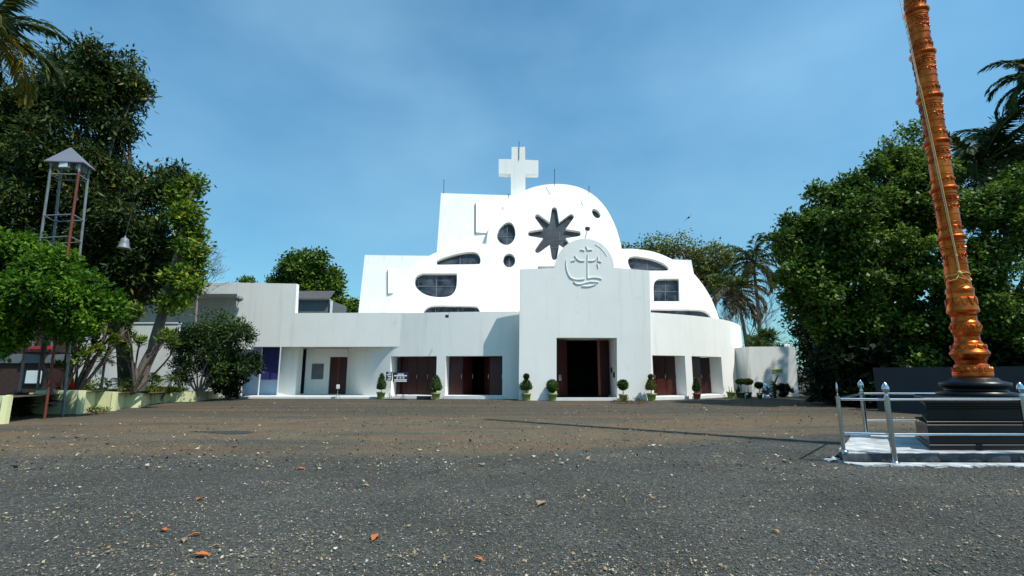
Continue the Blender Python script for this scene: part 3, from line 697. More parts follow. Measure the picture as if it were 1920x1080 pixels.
# --- big tilted facade with its cut-out windows
FY, FT = 33.4, R(18)
fac = lambda x, y, d=0.0: at_tilt(x, y, FY, ZT, FT) + Vector((0, math.cos(FT), -math.sin(FT))) * d
OUT = smooth_px([(722, 600), (727, 583), (735, 555), (750, 526), (773, 500), (805, 479), (845, 464), (880, 458.5), (909, 457)], False, 5) + \
      smooth_px([(912, 457), (915, 435), (926, 408), (944, 385), (965, 368), (990, 354.5), (1015, 347.5), (1042, 345), (1068, 347), (1094, 354.5), (1118, 370), (1138, 393), (1153, 422), (1162, 450), (1165.5, 466)], False, 5) + \
      smooth_px([(1167, 466.5), (1190, 467), (1225, 472), (1258, 485), (1290, 503), (1312, 526), (1330, 553), (1341, 577), (1349, 600)], False, 5)
WIN = {}
WIN['egg'] = smooth_px([(932, 440), (936, 430), (943, 422), (951, 417), (958, 417.5), (963, 423), (965.7, 432), (966, 442), (962, 452), (955, 458), (947, 459), (939, 455.5), (933.5, 449)])
WIN['round'] = [(954.7 + 11.4 * math.cos(t), 488.3 - 13 * math.sin(t)) for t in [2 * math.pi * k / 24 for k in range(24)]]
WIN['slant'] = smooth_px([(818.5, 492), (822, 487), (846, 478.5), (872, 473.2), (890, 472.8), (898, 478.5), (900.8, 487), (899.5, 494), (893, 495.3), (860, 495.8), (825, 496.4), (820, 495.6)])
WIN['halfd'] = [(856.8, 512.6)] + smooth_px([(793, 512.4), (782.5, 517), (777.2, 527), (781.5, 540), (796, 551.5), (816, 556.7), (838, 556.3), (850, 550), (855.6, 538), (856.8, 525)], False, 4)
WIN['strip'] = [(793, 588)] + smooth_px([(794.5, 583), (802, 575.5), (816, 572.4), (850, 572.6), (888, 573.3), (896, 576.5), (899.5, 583)], False, 4) + [(900.5, 588)]
WIN['egg2'] = smooth_px([(1110, 396), (1112, 392), (1117, 392.3), (1122, 396), (1125.8, 402.5), (1125, 407), (1120, 409.2), (1114.5, 406), (1111, 401)])
WIN['slant2'] = smooth_px([(1177.5, 491), (1180, 483.5), (1188, 480.5), (1200, 481.3), (1222, 485.5), (1241, 492.2), (1251, 499), (1253.6, 504), (1250, 507.3), (1225, 507.5), (1190, 507), (1181.5, 502)])
WIN['square'] = [(1225.8, 565), (1225.3, 538)] + smooth_px([(1225.3, 537), (1227.5, 528.5), (1233, 523.8), (1241, 522.3)], False, 4)[1:] + [(1273, 522.3), (1274.3, 565)]
WIN['strip2'] = [(1220, 597), (1220, 579.2), (1290, 579.8)] + smooth_px([(1312, 580.6), (1322, 583), (1330, 589), (1336, 599)], False, 4)
star = []
for k in range(8):
    A = math.pi / 2 - k * math.pi / 4; ca, sa = math.cos(A), math.sin(A)
    for (r, o) in ((43.5, 5.3), (48, 4.0), (49.8, 0), (48, -4.0), (43.5, -5.3)):
        star.append((1039.5 + r * ca - o * sa, 438 - (r * sa + o * ca)))
    B = A - math.pi / 8; star.append((1039.5 + 23 * math.cos(B), 438 - 23 * math.sin(B)))
WIN['star'] = star
WIN['slot'] = [(1008, 499), (1042, 499), (1042, 508), (1008, 508)]
poly = [fac(*q) for q in OUT]
mb = MB(); mb.prism(poly, Vector((0, math.cos(FT), -math.sin(FT))) * 0.45, [[fac(*q) for q in WIN[k]] for k in WIN])
facade = mb.build('facade', W, church, fix=True)
BARS = {'egg': [((951, 412), (950, 462)), ((930, 441), (968, 441))], 'slant': [((862, 470), (862, 500))], 'halfd': [((817, 510), (817, 560)), ((775, 534), (860, 534))],
        'square': [((1249, 520), (1249, 568)), ((1222, 544), (1278, 544))], 'slant2': [((1215, 480), (1215, 512)), ((1176, 500), (1256, 500))], 'strip': [((816, 570), (816, 592)), ((858, 570), (858, 592))],
        'strip2': [((1270, 575), (1270, 600))], 'star': [((1050, 432), (1050, 447)), ((1042, 447), (1062, 447)), ((1020, 462), (1056, 462))], 'round': [((954.7, 474), (954.7, 503))]}
def inset(pts, d):
    cx = sum(p[0] for p in pts) / len(pts); cy = sum(p[1] for p in pts) / len(pts); o = []
    for x, y in pts:
        L = math.hypot(x - cx, y - cy); o.append((x + (x - cx) / L * d, y + (y - cy) / L * d))
    return o
for k, pts in WIN.items():
    pp = pts if k == 'star' else inset(pts, 1.0)
    mb = MB(); mb.prism([fac(x, y, 0.27) for x, y in pp], Vector((0, math.cos(FT), -math.sin(FT))) * 0.05)
    wn = mb.build('star_window' if k == 'star' else 'window', M['starglass' if k == 'star' else 'pane'], church, fix=True)
    if k in BARS:
        for (a, b) in BARS[k]:
            mb = MB()
            # clip the bar to the pane
            P = [(a[0] + (b[0] - a[0]) * t / 60, a[1] + (b[1] - a[1]) * t / 60) for t in range(61)]
            def inside(q):
                r = False; j = len(pts) - 1
                for i in range(len(pts)):
                    if (pts[i][1] > q[1]) != (pts[j][1] > q[1]) and q[0] < (pts[j][0] - pts[i][0]) * (q[1] - pts[i][1]) / (pts[j][1] - pts[i][1]) + pts[i][0]: r = not r
                    j = i
                return r
            P = [q for q in P if inside(q)]
            if len(P) > 1: mb.tube([fac(P[0][0], P[0][1], 0.25), fac(P[-1][0], P[-1][1], 0.25)], 0.022, 5)
            if mb.v: mb.build('glazing_bar', M['frame'], wn)
# vaulted roof running back from the facade, bulging to one side behind the upper arch
mb = MB(); n = len(OUT)
fr = [fac(x, y, 0.44) for x, y in OUT]; bk = []
for (x, y), p in zip(OUT, fr):
    dx = -1.15 * max(0.0, min(1.0, (1030 - x) / 90.0)) if 905 < x < 1040 else 0
    bk.append(Vector((p.x * 0.985 + dx, p.y + 3.2, max(ZT - 0.3, p.z - 0.45 - (0.3 if dx else 0)))))
vs = fr + bk + [Vector((p.x * 0.97, p.y + 6.0, max(ZT - 0.3, p.z - 1.2))) for p in bk]
fs = []
for k in range(2):
    for i in range(n - 1): fs.append((k * n + i, (k + 1) * n + i, (k + 1) * n + i + 1, k * n + i + 1))
mb.add(vs, fs, True); mb.build('vault', W, church, fix=True)
# terrace roof behind the curved wall
mb = MB(); pts = [lp(x, 0.5) for x in (660, 700, 757, 850, 940, 985)] + [Vector((0.6, 30.5, 0)), Vector((7.6, 30.5, 0))] + [rpn(x, 0.5) for x in (1225, 1300, 1340, 1366, 1384)]
mb.prism([p + Vector((0, 0, ZT - 0.25)) for p in pts] + [Vector((14, 46, ZT - 0.25)), Vector((-11, 46, ZT - 0.25))], (0, 0, 0.12))
mb.build('terrace', W, church, fix=True)
# --- tilted blocks and their curved scoops
def block(pxs, Y0, t, back, name='block'):
    f = lambda x, y: at_tilt(x, y, Y0, ZT, t)
    poly = [f(*q) for q in pxs]
    mb = MB(); mb.prism(poly, (0, back, 0)); return mb.build(name, W, church, fix=True), f
b1, f1 = block([(827, 362), (962, 366.5), (975, 480), (975, 600), (810, 600)], 34.6, R(14), 6.0, 'upper_block')
b2, f2 = block([(684, 478), (862, 480.5), (862, 600), (670.5, 600)], 35.3, R(10), 5.0, 'side_block')
b3, f3 = block([(1240, 486), (1296, 487.5), (1302, 518), (1312, 600), (1240, 600)], 34.6, R(8), 4.0, 'side_block')
def scoop(f, t, x0, x1, ya, yb, ya1, yb1, h):
    nn = Vector((0, -math.cos(t), math.sin(t))); mb = MB(); N = 10; vs = []
    for i in range(N + 1):
        q = i / N; x = x0 + (x1 - x0) * q; d = h * (1 - q) ** 1.6 + 0.004
        vs += [f(x, ya + (ya1 - ya) * q) + nn * d, f(x, yb + (yb1 - yb) * q) + nn * d, f(x, ya + (ya1 - ya) * q) - nn * 0.02, f(x, yb + (yb1 - yb) * q) - nn * 0.02]
    fs = []
    for i in range(N):
        a = 4 * i; b = 4 * (i + 1); fs += [(a, b, b + 1, a + 1), (a, a + 2, b + 2, b), (a + 1, b + 1, b + 3, a + 3)]
    mb.add(vs, fs); o = mb.build('scoop', W, church, fix=True)
    mb = MB(); e = [f(x0 - 2.2, ya + 3) + nn * 0.003, f(x0, ya) + nn * h, f(x0, yb) + nn * h, f(x0 - 2.2, yb - 1) + nn * 0.003]
    mb.add(e + [p + Vector((0.02, 0.02, 0)) for p in e], [(0, 1, 2, 3), (7, 6, 5, 4), (0, 4, 5, 1), (1, 5, 6, 2), (2, 6, 7, 3), (3, 7, 4, 0)]); mb.build('slit_window', M['glass'], o, fix=True)
scoop(f1, R(14), 892.5, 945, 381, 437, 376, 440, 0.15)
scoop(f2, R(10), 728, 762, 506, 551, 503, 548, 0.12)
# --- cross
CY = 38.0; mb = MB()
cr = [(958, 372), (958, 326), (935, 324.5), (935, 298), (959, 298.5), (959.5, 275.5), (984.5, 275.5), (985, 299.5), (1009.5, 300.5), (1009.5, 326.5), (985, 326), (985.5, 372)]
mb.prism([at(x, y, CY) for x, y in cr], (0, 0.75, 0)); mb.build('cross', W, church, fix=True)
for (px, y0, y1, Y) in ((973, 300, 267, CY - 0.04), (832, 364, 338, 36.3), (1039.5, 348, 318, 36.4), (1104, 364, 350, 36.0), (953.5, 372, 364, 35.9)):
    mb = MB(); mb.tube([at(px, y0, Y), at(px + 0.4, y1, Y)], 0.022, 5); q = at(px + 0.4, y1, Y); mb.ball(q, (0.04, 0.04, 0.06), 6, 4); mb.build('lightning_rod', M['black_metal'], church)
# --- floodlights
def floodlight(p, q, sz, parent=church):
    mb = MB(); mb.tube([p, q], 0.025, 6); o = mb.build('lamp_arm', M['galv'], parent)
    mb = MB(); mb.box(q, (sz, sz * 0.6, sz * 0.9), rz=0.3, bev=sz * 0.12); mb.build('floodlight', M['black_metal'], o)
floodlight(at(1096.5, 449, PY + 0.8), at(1101.5, 429, PY + 0.5), 0.26)
floodlight(at(843, 586, 30.2), at(838, 593, 29.9), 0.20)
floodlight(at(1388, 655, 35.4), at(1390, 653, 35.2), 0.14)
# --- canopy wing with its tall end box
VY = 31.42
wing = [(447, 530), (556, 532), (553.5, 587), (760, 586), (760, 650), (470, 650), (470, 655), (434, 655)]
vy = lambda x: 31.36 + (757 - x) / 310 * 0.75
mb = MB(); mb.prism([at(x, y, vy(x)) for x, y in wing], (0, 0.4, 0)); mb.build('canopy_wing', W, church, fix=True)
zs = at(600, 650, VY).z
mb = MB(); pp = [at(x, 650, vy(x) + 0.30) for x in (450, 550, 650, 752)]
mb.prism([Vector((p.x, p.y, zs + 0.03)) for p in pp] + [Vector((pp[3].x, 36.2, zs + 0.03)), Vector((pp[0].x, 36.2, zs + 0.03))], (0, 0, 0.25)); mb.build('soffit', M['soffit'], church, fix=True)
# portico floor, pier, back wall, red door, plaque, blue wall and banner
mb = MB(); a, b = at(452, 745, 31.3), at(745, 745, 31.3); mb.box(((a.x + b.x) / 2, 33.4, 0.06), (b.x - a.x, 4.6, 0.12)); mb.build('portico_floor', M['floor'], church)
zb = zs + 0.028
mb = MB(); a, b = at(523.5, 700, 32.9), at(556, 700, 32.9); mb.box(((a.x + b.x) / 2, 33.3, (0.12 + zb) / 2), (b.x - a.x, 0.8, zb - 0.12)); mb.build('pier', W, church)
BYY = 34.6
def panel(x0, x1, Y, z0, z1, th, m, name, par=church):
    mb = MB(); a, b = at(x0, 700, Y), at(x1, 700, Y); mb.box(((a.x + b.x) / 2, Y + th / 2, (z0 + z1) / 2), (b.x - a.x, th, z1 - z0), bev=0.008); return mb.build(name, m, par)
panel(572, 617, BYY, 0.125, zb, 0.3, W, 'back_wall'); panel(617.2, 655, BYY + 0.001, at(630, 669, BYY).z, zb, 0.3, W, 'door_lintel')
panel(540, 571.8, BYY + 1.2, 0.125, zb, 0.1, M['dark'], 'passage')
dr = panel(617.5, 655, BYY + 0.12, 0.125, at(630, 669, BYY).z - 0.01, 0.08, M['wood_red'], 'door')
panel(633, 635, BYY + 0.105, 0.13, at(630, 669, BYY).z - 0.05, 0.02, M['wood_edge'], 'door_edge', dr)
panel(584, 606, BYY - 0.045, at(590, 711, BYY).z, at(590, 682, BYY).z, 0.04, M['band'], 'plaque')
panel(440, 523, 33.2, 0.125, zb, 0.12, M['blue_wall'], 'blue_wall')
bl = panel(488, 522, 32.5, at(500, 712, 32.5).z, zb - 0.01, 0.02, M['blue_cloth'], 'banner'); panel(521.5, 523.2, 31.9, 0.125, zb, 0.05, M['old_white'], 'post'); panel(486.3, 488, 32.45, 0.125, zb, 0.05, M['old_white'], 'post')
# big round lamp on the corner of the end box
mb = MB(); q = at(446, 566, VY + 0.25); mb.tube([at(452, 556, VY + 0.75), q], 0.03, 6); o = mb.build('lamp_arm', M['galv'], church)
mb = MB(); mb.ball(at(449, 560, VY + 0.3), (0.24, 0.2, 0.19), 14, 8); mb.build('floodlight', M['frame'], o)

# ================================================================== ANNEX
ax = thing('annex', 'small white flat roofed annex with a yellow name plate', 'building', at(1450, 742, 34.6) * 1.0)
ax.location.z = 0; WL[ax.name].z = 0
AY = 33.6
poly = [at(1405, 650, AY), at(1490.5, 650, AY), at(1498, 744, AY), at(1411, 744, AY)]
poly[2].z = 0; poly[3].z = 0
mb = MB(); mb.prism(poly, (0, 4.0, 0)); mb.build('wall', W, ax, fix=True)
lf = [Vector((poly[0].x, AY + 0.01, 0)), Vector((poly[0].x - 0.05, AY + 0.8, 0)), Vector((poly[0].x - 0.5, AY + 1.9, 0)), Vector((poly[0].x - 1.0, AY + 2.4, 0)), Vector((poly[0].x + 0.3, AY + 3.9, 0))]
h = poly[0].z - 0.015
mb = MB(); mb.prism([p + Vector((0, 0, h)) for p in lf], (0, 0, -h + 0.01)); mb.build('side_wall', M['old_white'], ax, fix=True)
mb = MB(); a, b = at(1448, 698.5, AY), at(1466.5, 692, AY); mb.box(((a.x + b.x) / 2, AY - 0.02, (a.z + b.z) / 2), (b.x - a.x, 0.035, b.z - a.z), bev=0.006); o = mb.build('name_plate', M['plate'], ax)
mb = MB(); k = (b.x - a.x)
for i in range(7): mb.box((a.x + k * (0.14 + 0.12 * i), AY - 0.0405, (a.z + b.z) / 2), (k * 0.07, 0.004, (b.z - a.z) * (0.34 if i != 4 else 0.6)))
mb.build('lettering', M['wall_dark'], o)
for px in (1473, 1478): mb = MB(); mb.ball(at(px, 647.5, AY + 0.5), (0.09, 0.09, 0.1), 10, 6); mb.build('roof_lamp', M['lettering'], ax)

# ================================================================== THINGS IN FRONT OF THE CHURCH
def pot_profile(r, h): return [(r * 0.70, 0), (r * 0.76, h * 0.1), (r * 0.92, h * 0.8), (r * 1.06, h * 0.82), (r * 1.08, h), (r * 0.94, h), (r * 0.9, h * 0.9)]
def topiary(label, px, py, Y, h_px, parts, pot='pot', leaf='topiary', group='clipped topiaries in pots along the church wall', potr=0.27, poth=0.42, stem=True):
    b = gnd(px, py) if Y is None else Vector((at(px, py, Y).x, Y, 0))
    t = thing('potted_topiary', label, 'topiary', b, group)
    mb = MB(); mb.lathe(pot_profile(potr, poth), b, 18); p = mb.build('pot', M[pot], t)
    mb = MB(); mb.lathe([(potr * 0.89, 0), (potr * 0.5, 0.02), (0.01, 0.03)], b + Vector((0, 0, poth * 0.9)), 14); mb.build('soil', M['soil'], p)
    if stem:
        mb = MB(); mb.tube([b + Vector((0, 0, poth * 0.88)), b + Vector((0.01, 0, h_px))], 0.022, 6); mb.build('stem', M['bark'], t)
    rng = np.random.default_rng(int(px)); outs = []
    cb = MB()
    for prof in parts:                                            # profile (radius, height) of one clipped mass
        cb.lathe([(max(r * 0.86, 0.01), z) for r, z in prof], b, 14)
        z = np.array([q[1] for q in prof]); rr = np.array([q[0] for q in prof])
        n = 900; zz = rng.uniform(z[0], z[-1], n); ra = np.interp(zz, z, rr) * rng.normal(0.93, 0.07, n); an = rng.uniform(0, 2 * np.pi, n)
        P = np.stack([b.x + ra * np.cos(an), b.y + ra * np.sin(an), zz], 1)
        d = unit(np.stack([np.cos(an), np.sin(an), 0.5 + 0 * an], 1) + rng.normal(size=(n, 3)) * 0.7)
        s = unit(np.cross(d, rng.normal(size=(n, 3)))); outs.append(leaves(P, d, s, rng.uniform(0.05, 0.1, n), rng.uniform(0.018, 0.032, n)))
    f = cb.build('foliage', M[leaf], t)
    quads_mesh('leaves', np.concatenate(outs), M[leaf], f)
    return t
cone = lambda z0, z1, r: [(0.02, z0 - 0.02), (r * 0.8, z0), (r, z0 + 0.12 * (z1 - z0)), (r * 0.86, z0 + 0.4 * (z1 - z0)), (r * 0.5, z0 + 0.75 * (z1 - z0)), (r * 0.2, z0 + 0.94 * (z1 - z0)), (0.02, z1)]
ball = lambda z, r, f=1.0: [(max(r * math.sin(a), 0.015), z - f * r * math.cos(a)) for a in [math.pi * k / 9 for k in range(10)]]
topiary('dark slim cone topiary left of the navy signs', 714, 748, 30.6, 0.7, [cone(0.58, 1.52, 0.27)])
topiary('broad olive cone topiary standing between two left red doorways', 817, 750.5, 29.6, 0.7, [cone(0.55, 1.42, 0.34)], leaf='topiary')
topiary('dark cone topiary with a ball on top at the portal corner', 987, 750.5, 28.7, 1.2, [cone(0.62, 1.22, 0.34), ball(1.36, 0.13)])
topiary('plain green egg shaped topiary left of the central doorway', 1036, 750, 28.7, 0.6, [ball(0.82, 0.32, 1.1)])
topiary('ball topiary on a bare stem right of the central doorway', 1169, 752.5, 28.0, 0.85, [ball(0.90, 0.28)], potr=0.25, poth=0.40)
topiary('yellowish cone topiary with a small ball on top by right doorway', 1222, 751, 28.5, 1.3, [cone(0.62, 1.28, 0.31), ball(1.36, 0.10)], leaf='topiary_olive')
topiary('pointed topiary in a clay pot in the rightmost doorway', 1307, 748, 30.0, 0.7, [cone(0.50, 1.25, 0.22)], pot='pot_red', potr=0.24, poth=0.36)
topiary('dark mushroom shaped topiary in dark pot by the curved wall end', 1391, 747.5, 31.0, 0.95, [ball(1.02, 0.26, 0.6)], pot='pot_dark', potr=0.2, poth=0.4, group='small plants by the annex')
topiary('olive mushroom shaped topiary behind the dark one', 1404, 747, 31.6, 0.9, [ball(1.0, 0.30, 0.62)], leaf='topiary_olive', pot='pot_dark', potr=0.2, poth=0.36, group='small plants by the annex')
topiary('small ball topiary beside the silver pointed dome', 1425, 747.5, 31.0, 0.75, [ball(0.80, 0.22, 0.85)], pot='pot_dark', potr=0.18, poth=0.34, group='small plants by the annex')
# empty-looking pot with short shoots
b = Vector((at(1371, 747, 31.0).x, 31.0, 0)); t = thing('plant_pot', 'green pot with two short shoots beside the rightmost doorway', 'plant pot', b)
mb = MB(); mb.lathe(pot_profile(0.25, 0.42), b, 18); mb.build('pot', M['pot'], t)
mb = MB(); mb.tube([b + Vector((-0.06, 0, 0.38)), b + Vector((-0.1, 0, 0.75))], [0.03, 0.012], 6); mb.tube([b + Vector((0.06, 0, 0.38)), b + Vector((0.09, 0, 0.7))], [0.03, 0.012], 6); mb.build('shoot', M['bark'], t)
def spiky(name, label, cat, b, n, L, w, leaf, el=(30, 85), seed=3, group=None, z0=0.0):
    t = thing(name, label, cat, b, group); rng = np.random.default_rng(seed); b = np.array(b) + np.array([0, 0, z0])
    az = rng.uniform(0, 2 * np.pi, n); e = np.radians(rng.uniform(el[0], el[1], n))
    d = np.stack([np.cos(az) * np.cos(e), np.sin(az) * np.cos(e), np.sin(e)], 1); s = unit(np.cross(d, np.array([0, 0, 1.0])))
    quads_mesh('leaves', leaves(np.repeat(b[None], n, 0) + rng.normal(size=(n, 3)) * 0.02, d, s, L * rng.uniform(0.6, 1.1, n), np.full(n, w)), M[leaf], t); return t
spiky('agave', 'grey green spear leaved plant between pots at the curved wall end', 'plant', Vector((at(1384, 747, 31.3).x, 31.3, 0)), 9, 0.85, 0.06, 'bush', (70, 88), group='small plants by the annex')
b = Vector((at(1437, 747, 31.6).x, 31.6, 0)); t = thing('garden_ornament', 'shiny silver pointed dome ornament in front of annex wall', 'ornament', b)
mb = MB(); mb.lathe([(0.30, 0), (0.22, 0.18), (0.16, 0.24), (0.24, 0.34), (0.30, 0.5), (0.27, 0.66), (0.17, 0.82), (0.07, 0.92), (0.0, 0.96)], b, 20); mb.build('dome', M['silver'], t)
b = Vector((at(1453, 747, 31.8).x, 31.8, 0)); t = thing('cactus', 'tall branching dark green cactus in front of the annex', 'cactus', b)
mb = MB(); mb.tube([b, b + Vector((0.02, 0, 0.6)), b + Vector((0.0, 0, 1.0))], [0.10, 0.12, 0.09], 8); mb.tube([b + Vector((0.02, 0, 0.85)), b + Vector((0.18, 0, 1.15)), b + Vector((0.33, 0, 1.42))], [0.05, 0.06, 0.04], 8)
mb.build('stem', M['topiary'], t)
rng = np.random.default_rng(5); n = 160; P = np.array(b) + np.stack([rng.normal(0, 0.13, n), rng.normal(0, 0.1, n), rng.uniform(0.05, 1.05, n)], 1); d = unit(rng.normal(size=(n, 3)) + np.array([0, 0, 0.6])); quads_mesh('leaves', leaves(P, d, unit(np.cross(d, rng.normal(size=(n, 3)))), rng.uniform(0.1, 0.2, n), np.full(n, 0.03)), M['bush'], t)
def small_bush(name, label, c, rad, n, leaf, ln, wd, seed, group=None, cat='bush'):
    c = Vector(c); t = thing(name, label, cat, Vector((c.x, c.y, 0)), group); rng = np.random.default_rng(seed)
    mb = MB()
    for k in range(5): mb.tube([Vector((c.x, c.y, 0)), c + Vector((random.uniform(-.6, .6) * rad[0], random.uniform(-.6, .6) * rad[1], 0.3 * rad[2]))], [0.02, 0.008], 5)
    mb.build('stems', M['bark'], t)
    quads_mesh('foliage', crown_leaves([(tuple(c), rad, 1)], n, ln, wd, rng, droop=0.0, spread=0.05 * rad[0] + 0.02, shell=0.4), M[leaf], t); return t
q = at(1467, 735, 31.8); small_bush('round_bush', 'dark round clipped bush in front of the annex', (q.x, 31.8, 0.42), (0.36, 0.34, 0.40), 2600, 'darkleaf', 0.10, 0.035, 11, 'small plants by the annex')
q = at(1486, 740, 32.0); spiky('small_cactus', 'small spiky potted cactus at the right corner of annex', 'cactus', Vector((q.x, 32.0, 0)), 40, 0.5, 0.03, 'bush', (10, 88), 8, 'small plants by the annex', 0.3)
for k, px in enumerate((1401, 1425, 1446)):
    b = Vector((at(px, 748, 30.8).x, 30.8, 0)); t = thing('garden_light', ['white globe garden light before the olive mushroom topiary', 'white globe garden light before small ball topiary', 'white globe garden light right of the silver dome'][k], 'garden light', b, 'low white garden lights')
    mb = MB(); mb.tube([b, b + Vector((0, 0, 0.22))], 0.025, 6); mb.build('post', M['black_metal'], t)
    mb = MB(); mb.ball(b + Vector((0, 0, 0.27)), (0.075, 0.075, 0.07), 10, 6); mb.build('globe', M['lettering'], t)
# signs
def sign(label, x0, x1, y0, y1, Y, rows, icons, stand, tilt=0.0):
    a, b = at(x0, y1, Y), at(x1, y0, Y); cx = (a.x + b.x) / 2; hw = (b.x - a.x)
    t = thing('sign_board', label, 'sign', (cx, Y, 0), 'navy notice boards')
    mb = MB(); mb.box((cx, Y, (a.z + b.z) / 2), (hw, 0.04, b.z - a.z), bev=0.008); bd = mb.build('board', M['navy'], t)
    mb = MB(); H = b.z - a.z; rg = random.Random(4)
    for (f, h, x_0, x_1) in rows:
        x = x_0
        while x < x_1 - 0.02:
            wd = rg.uniform(0.035, 0.10); wd = min(wd, x_1 - x); mb.box((a.x + hw * (x + wd / 2), Y - 0.0225, b.z - H * f), (hw * wd * 0.86, 0.005, H * h)); x += wd
    for (fx, fy, r) in icons:
        c_ = Vector((a.x + hw * fx, Y - 0.024, b.z - H * fy)); rr = r * H
        mb.tube([c_ + Vector((math.cos(q) * rr, 0, math.sin(q) * rr)) for q in [2 * math.pi * k / 16 for k in range(17)]], rr * 0.22, 5)
        mb.box(c_, (rr * 0.9, 0.006, rr * 0.28)); mb.box(c_ + Vector((rr * 0.1, -0.001, 0)), (rr * 0.28, 0.006, rr * 1.0))
    mb.build('lettering', M['lettering'], bd)
    mb = MB()
    for px in stand:
        p = at(px, y1, Y).x; mb.tube([(p, Y + 0.03, 0.02), (p, Y + 0.03, a.z + 0.3)], 0.022, 6)
        mb.tube([(p - 0.16, Y + 0.03, 0.02), (p, Y + 0.03, 0.42), (p + 0.16, Y + 0.03, 0.02)], 0.014, 5)
        mb.box((p, Y + 0.03, 0.015), (0.5, 0.3, 0.03))
    mb.build('stand', M['black_metal'], t)
sign('wide navy sign with white writing and three round pictograms before left doorway', 736.5, 765.5, 698, 716, 29.5, [(0.2, 0.10, 0.3, 0.72), (0.36, 0.12, 0.08, 0.92), (0.78, 0.10, 0.10, 0.92), (0.93, 0.10, 0.10, 0.92)], [(0.30, 0.575, 0.085), (0.5, 0.575, 0.085), (0.70, 0.575, 0.085)], (743.5, 756.5))
sign('narrow navy sign with white lines beside the slim cone topiary', 723.5, 735.5, 697, 713.5, 29.9, [(0.14, 0.1, 0.35, 0.9), (0.34, 0.1, 0.12, 0.9), (0.54, 0.1, 0.3, 0.9), (0.72, 0.08, 0.45, 0.9), (0.85, 0.08, 0.2, 0.85)], [], (732,))
# black mat box by the doorway
q = at(795, 748, 29.7); mb = MB(); mb.box((q.x, 29.75, 0.11), (0.85, 0.25, 0.2), bev=0.02)
tag(mb.build('rubber_step', M['black_metal']), 'low black step below the doorway left of the broad cone topiary', 'step')
# bin on a stand
b = Vector((at(632.5, 744, 30.9).x, 30.9, 0)); t = thing('dispenser_stand', 'small white dispenser on a thin metal stand in front of portico', 'dispenser', b)
mb = MB(); mb.tube([b + Vector((0, 0, 0.3)), b + Vector((0, 0, 0.62))], 0.02, 6)
for a in (0, 2.1, 4.2): mb.tube([b + Vector((0, 0, 0.32)), b + Vector((0.2 * math.cos(a), 0.2 * math.sin(a), 0))], 0.014, 5)
mb.build('stand', M['steel'], t)
mb = MB(); mb.box(b + Vector((0, 0, 0.72)), (0.16, 0.14, 0.26), bev=0.02); mb.build('container', M['old_white'], t)
b = gnd(1180, 757); small_bush('dry_tuft', 'low patch of dry brown weeds on ground before the portal', (b.x, b.y, 0.06), (0.75, 0.5, 0.10), 700, 'palm_dry', 0.12, 0.02, 21, cat='weeds')

# ================================================================== FLAG MAST
MX, MY = 9.43, 10.2
mast = thing('flag_mast', 'tall embossed copper flag mast with ringed sections', 'flag mast', (MX, MY, 1.5))
pz = lambda y: at(1825, y, MY).z
pr = lambda wpx, y: wpx * (at(1830, y, MY).x - at(1820, y, MY).x) / 10 / 2 * 0.76
prof = []
for (y, wd) in ((708, 76), (704, 78), (699, 77), (692, 72), (684, 65), (682, 58), (676, 60), (670, 70), (664, 77), (661, 76), (655, 67), (646, 57), (642, 53), (640, 49), (632, 48), (627, 50), (623, 55), (616, 57), (609, 57), (605, 54), (602, 49), (594, 48), (590, 52), (587, 61), (583, 63), (577, 60), (565, 55), (552, 52), (547, 54), (543, 55), (540, 50), (536, 47)):
    prof.append((pr(wd, y), pz(y)))
z = prof[-1][1]; rings = []
RZ = [4.44 + 1.085 * k for k in range(-1, 15)]
def sh_r(z): return 0.196 - 0.001 * (z - 3.2)
for k in RZ:
    r = sh_r(k)
    for dz, dr in ((-0.60, 0.0), (-0.595, 0.010), (-0.565, 0.010), (-0.56, 0.0), (-0.30, 0.0), (-0.295, 0.013), (-0.27, 0.013), (-0.265, 0.0), (-0.20, 0.0), (-0.195, 0.016), (-0.165, 0.016), (-0.16, 0.004), (-0.135, 0.004), (-0.13, 0.020), (-0.10, 0.020), (-0.095, 0.008), (-0.065, 0.012), (-0.035, 0.046), (-0.012, 0.058), (0.012, 0.058), (0.03, 0.044), (0.045, 0.014), (0.10, 0.010), (0.105, 0.0), (0.30, 0.0), (0.305, 0.008), (0.325, 0.008), (0.33, 0.0)):
        if k + dz > z + 0.003: prof.append((r + dr, k + dz)); z = k + dz
prof += [(sh_r(z) * 0.9, z + 0.05), (0.10, z + 0.3), (0.02, z + 0.5)]
ZTOP = z
mb = MB(); mb.lathe([(r, zz) for r, zz in prof], (MX, MY, 0), 40, crisp=True); mb.build('shaft', M['copper'], mast)
def petals(z, r, n, w, h, up=1):
    mb = MB()
    for k in range(n):
        a = 2 * math.pi * k / n; c_ = Vector((MX + r * math.cos(a), MY + r * math.sin(a), z)); tn = Vector((-math.sin(a), math.cos(a), 0)); o_ = Vector((math.cos(a), math.sin(a), 0)); u_ = Vector((0, 0, 1))
        ring = [(-1, 0.9 * up), (-0.95, 0.1), (-0.6, -0.6 * up), (0, -1 * up), (0.6, -0.6 * up), (0.95, 0.1), (1, 0.9 * up)]
        vs = [c_ + tn * (w * x) + u_ * (h * y) for x, y in ring]; vs2 = [c_ + tn * (w * x * 0.55) + u_ * (h * y * 0.6) + o_ * 0.022 for x, y in ring]
        m_ = len(ring); fs = [(i, (i + 1) % m_, m_ + (i + 1) % m_, m_ + i) for i in range(m_)] + [tuple(range(m_, 2 * m_))]
        mb.add(vs + vs2, fs)
    mb.build('relief_band', M['copper'], mast, fix=True)
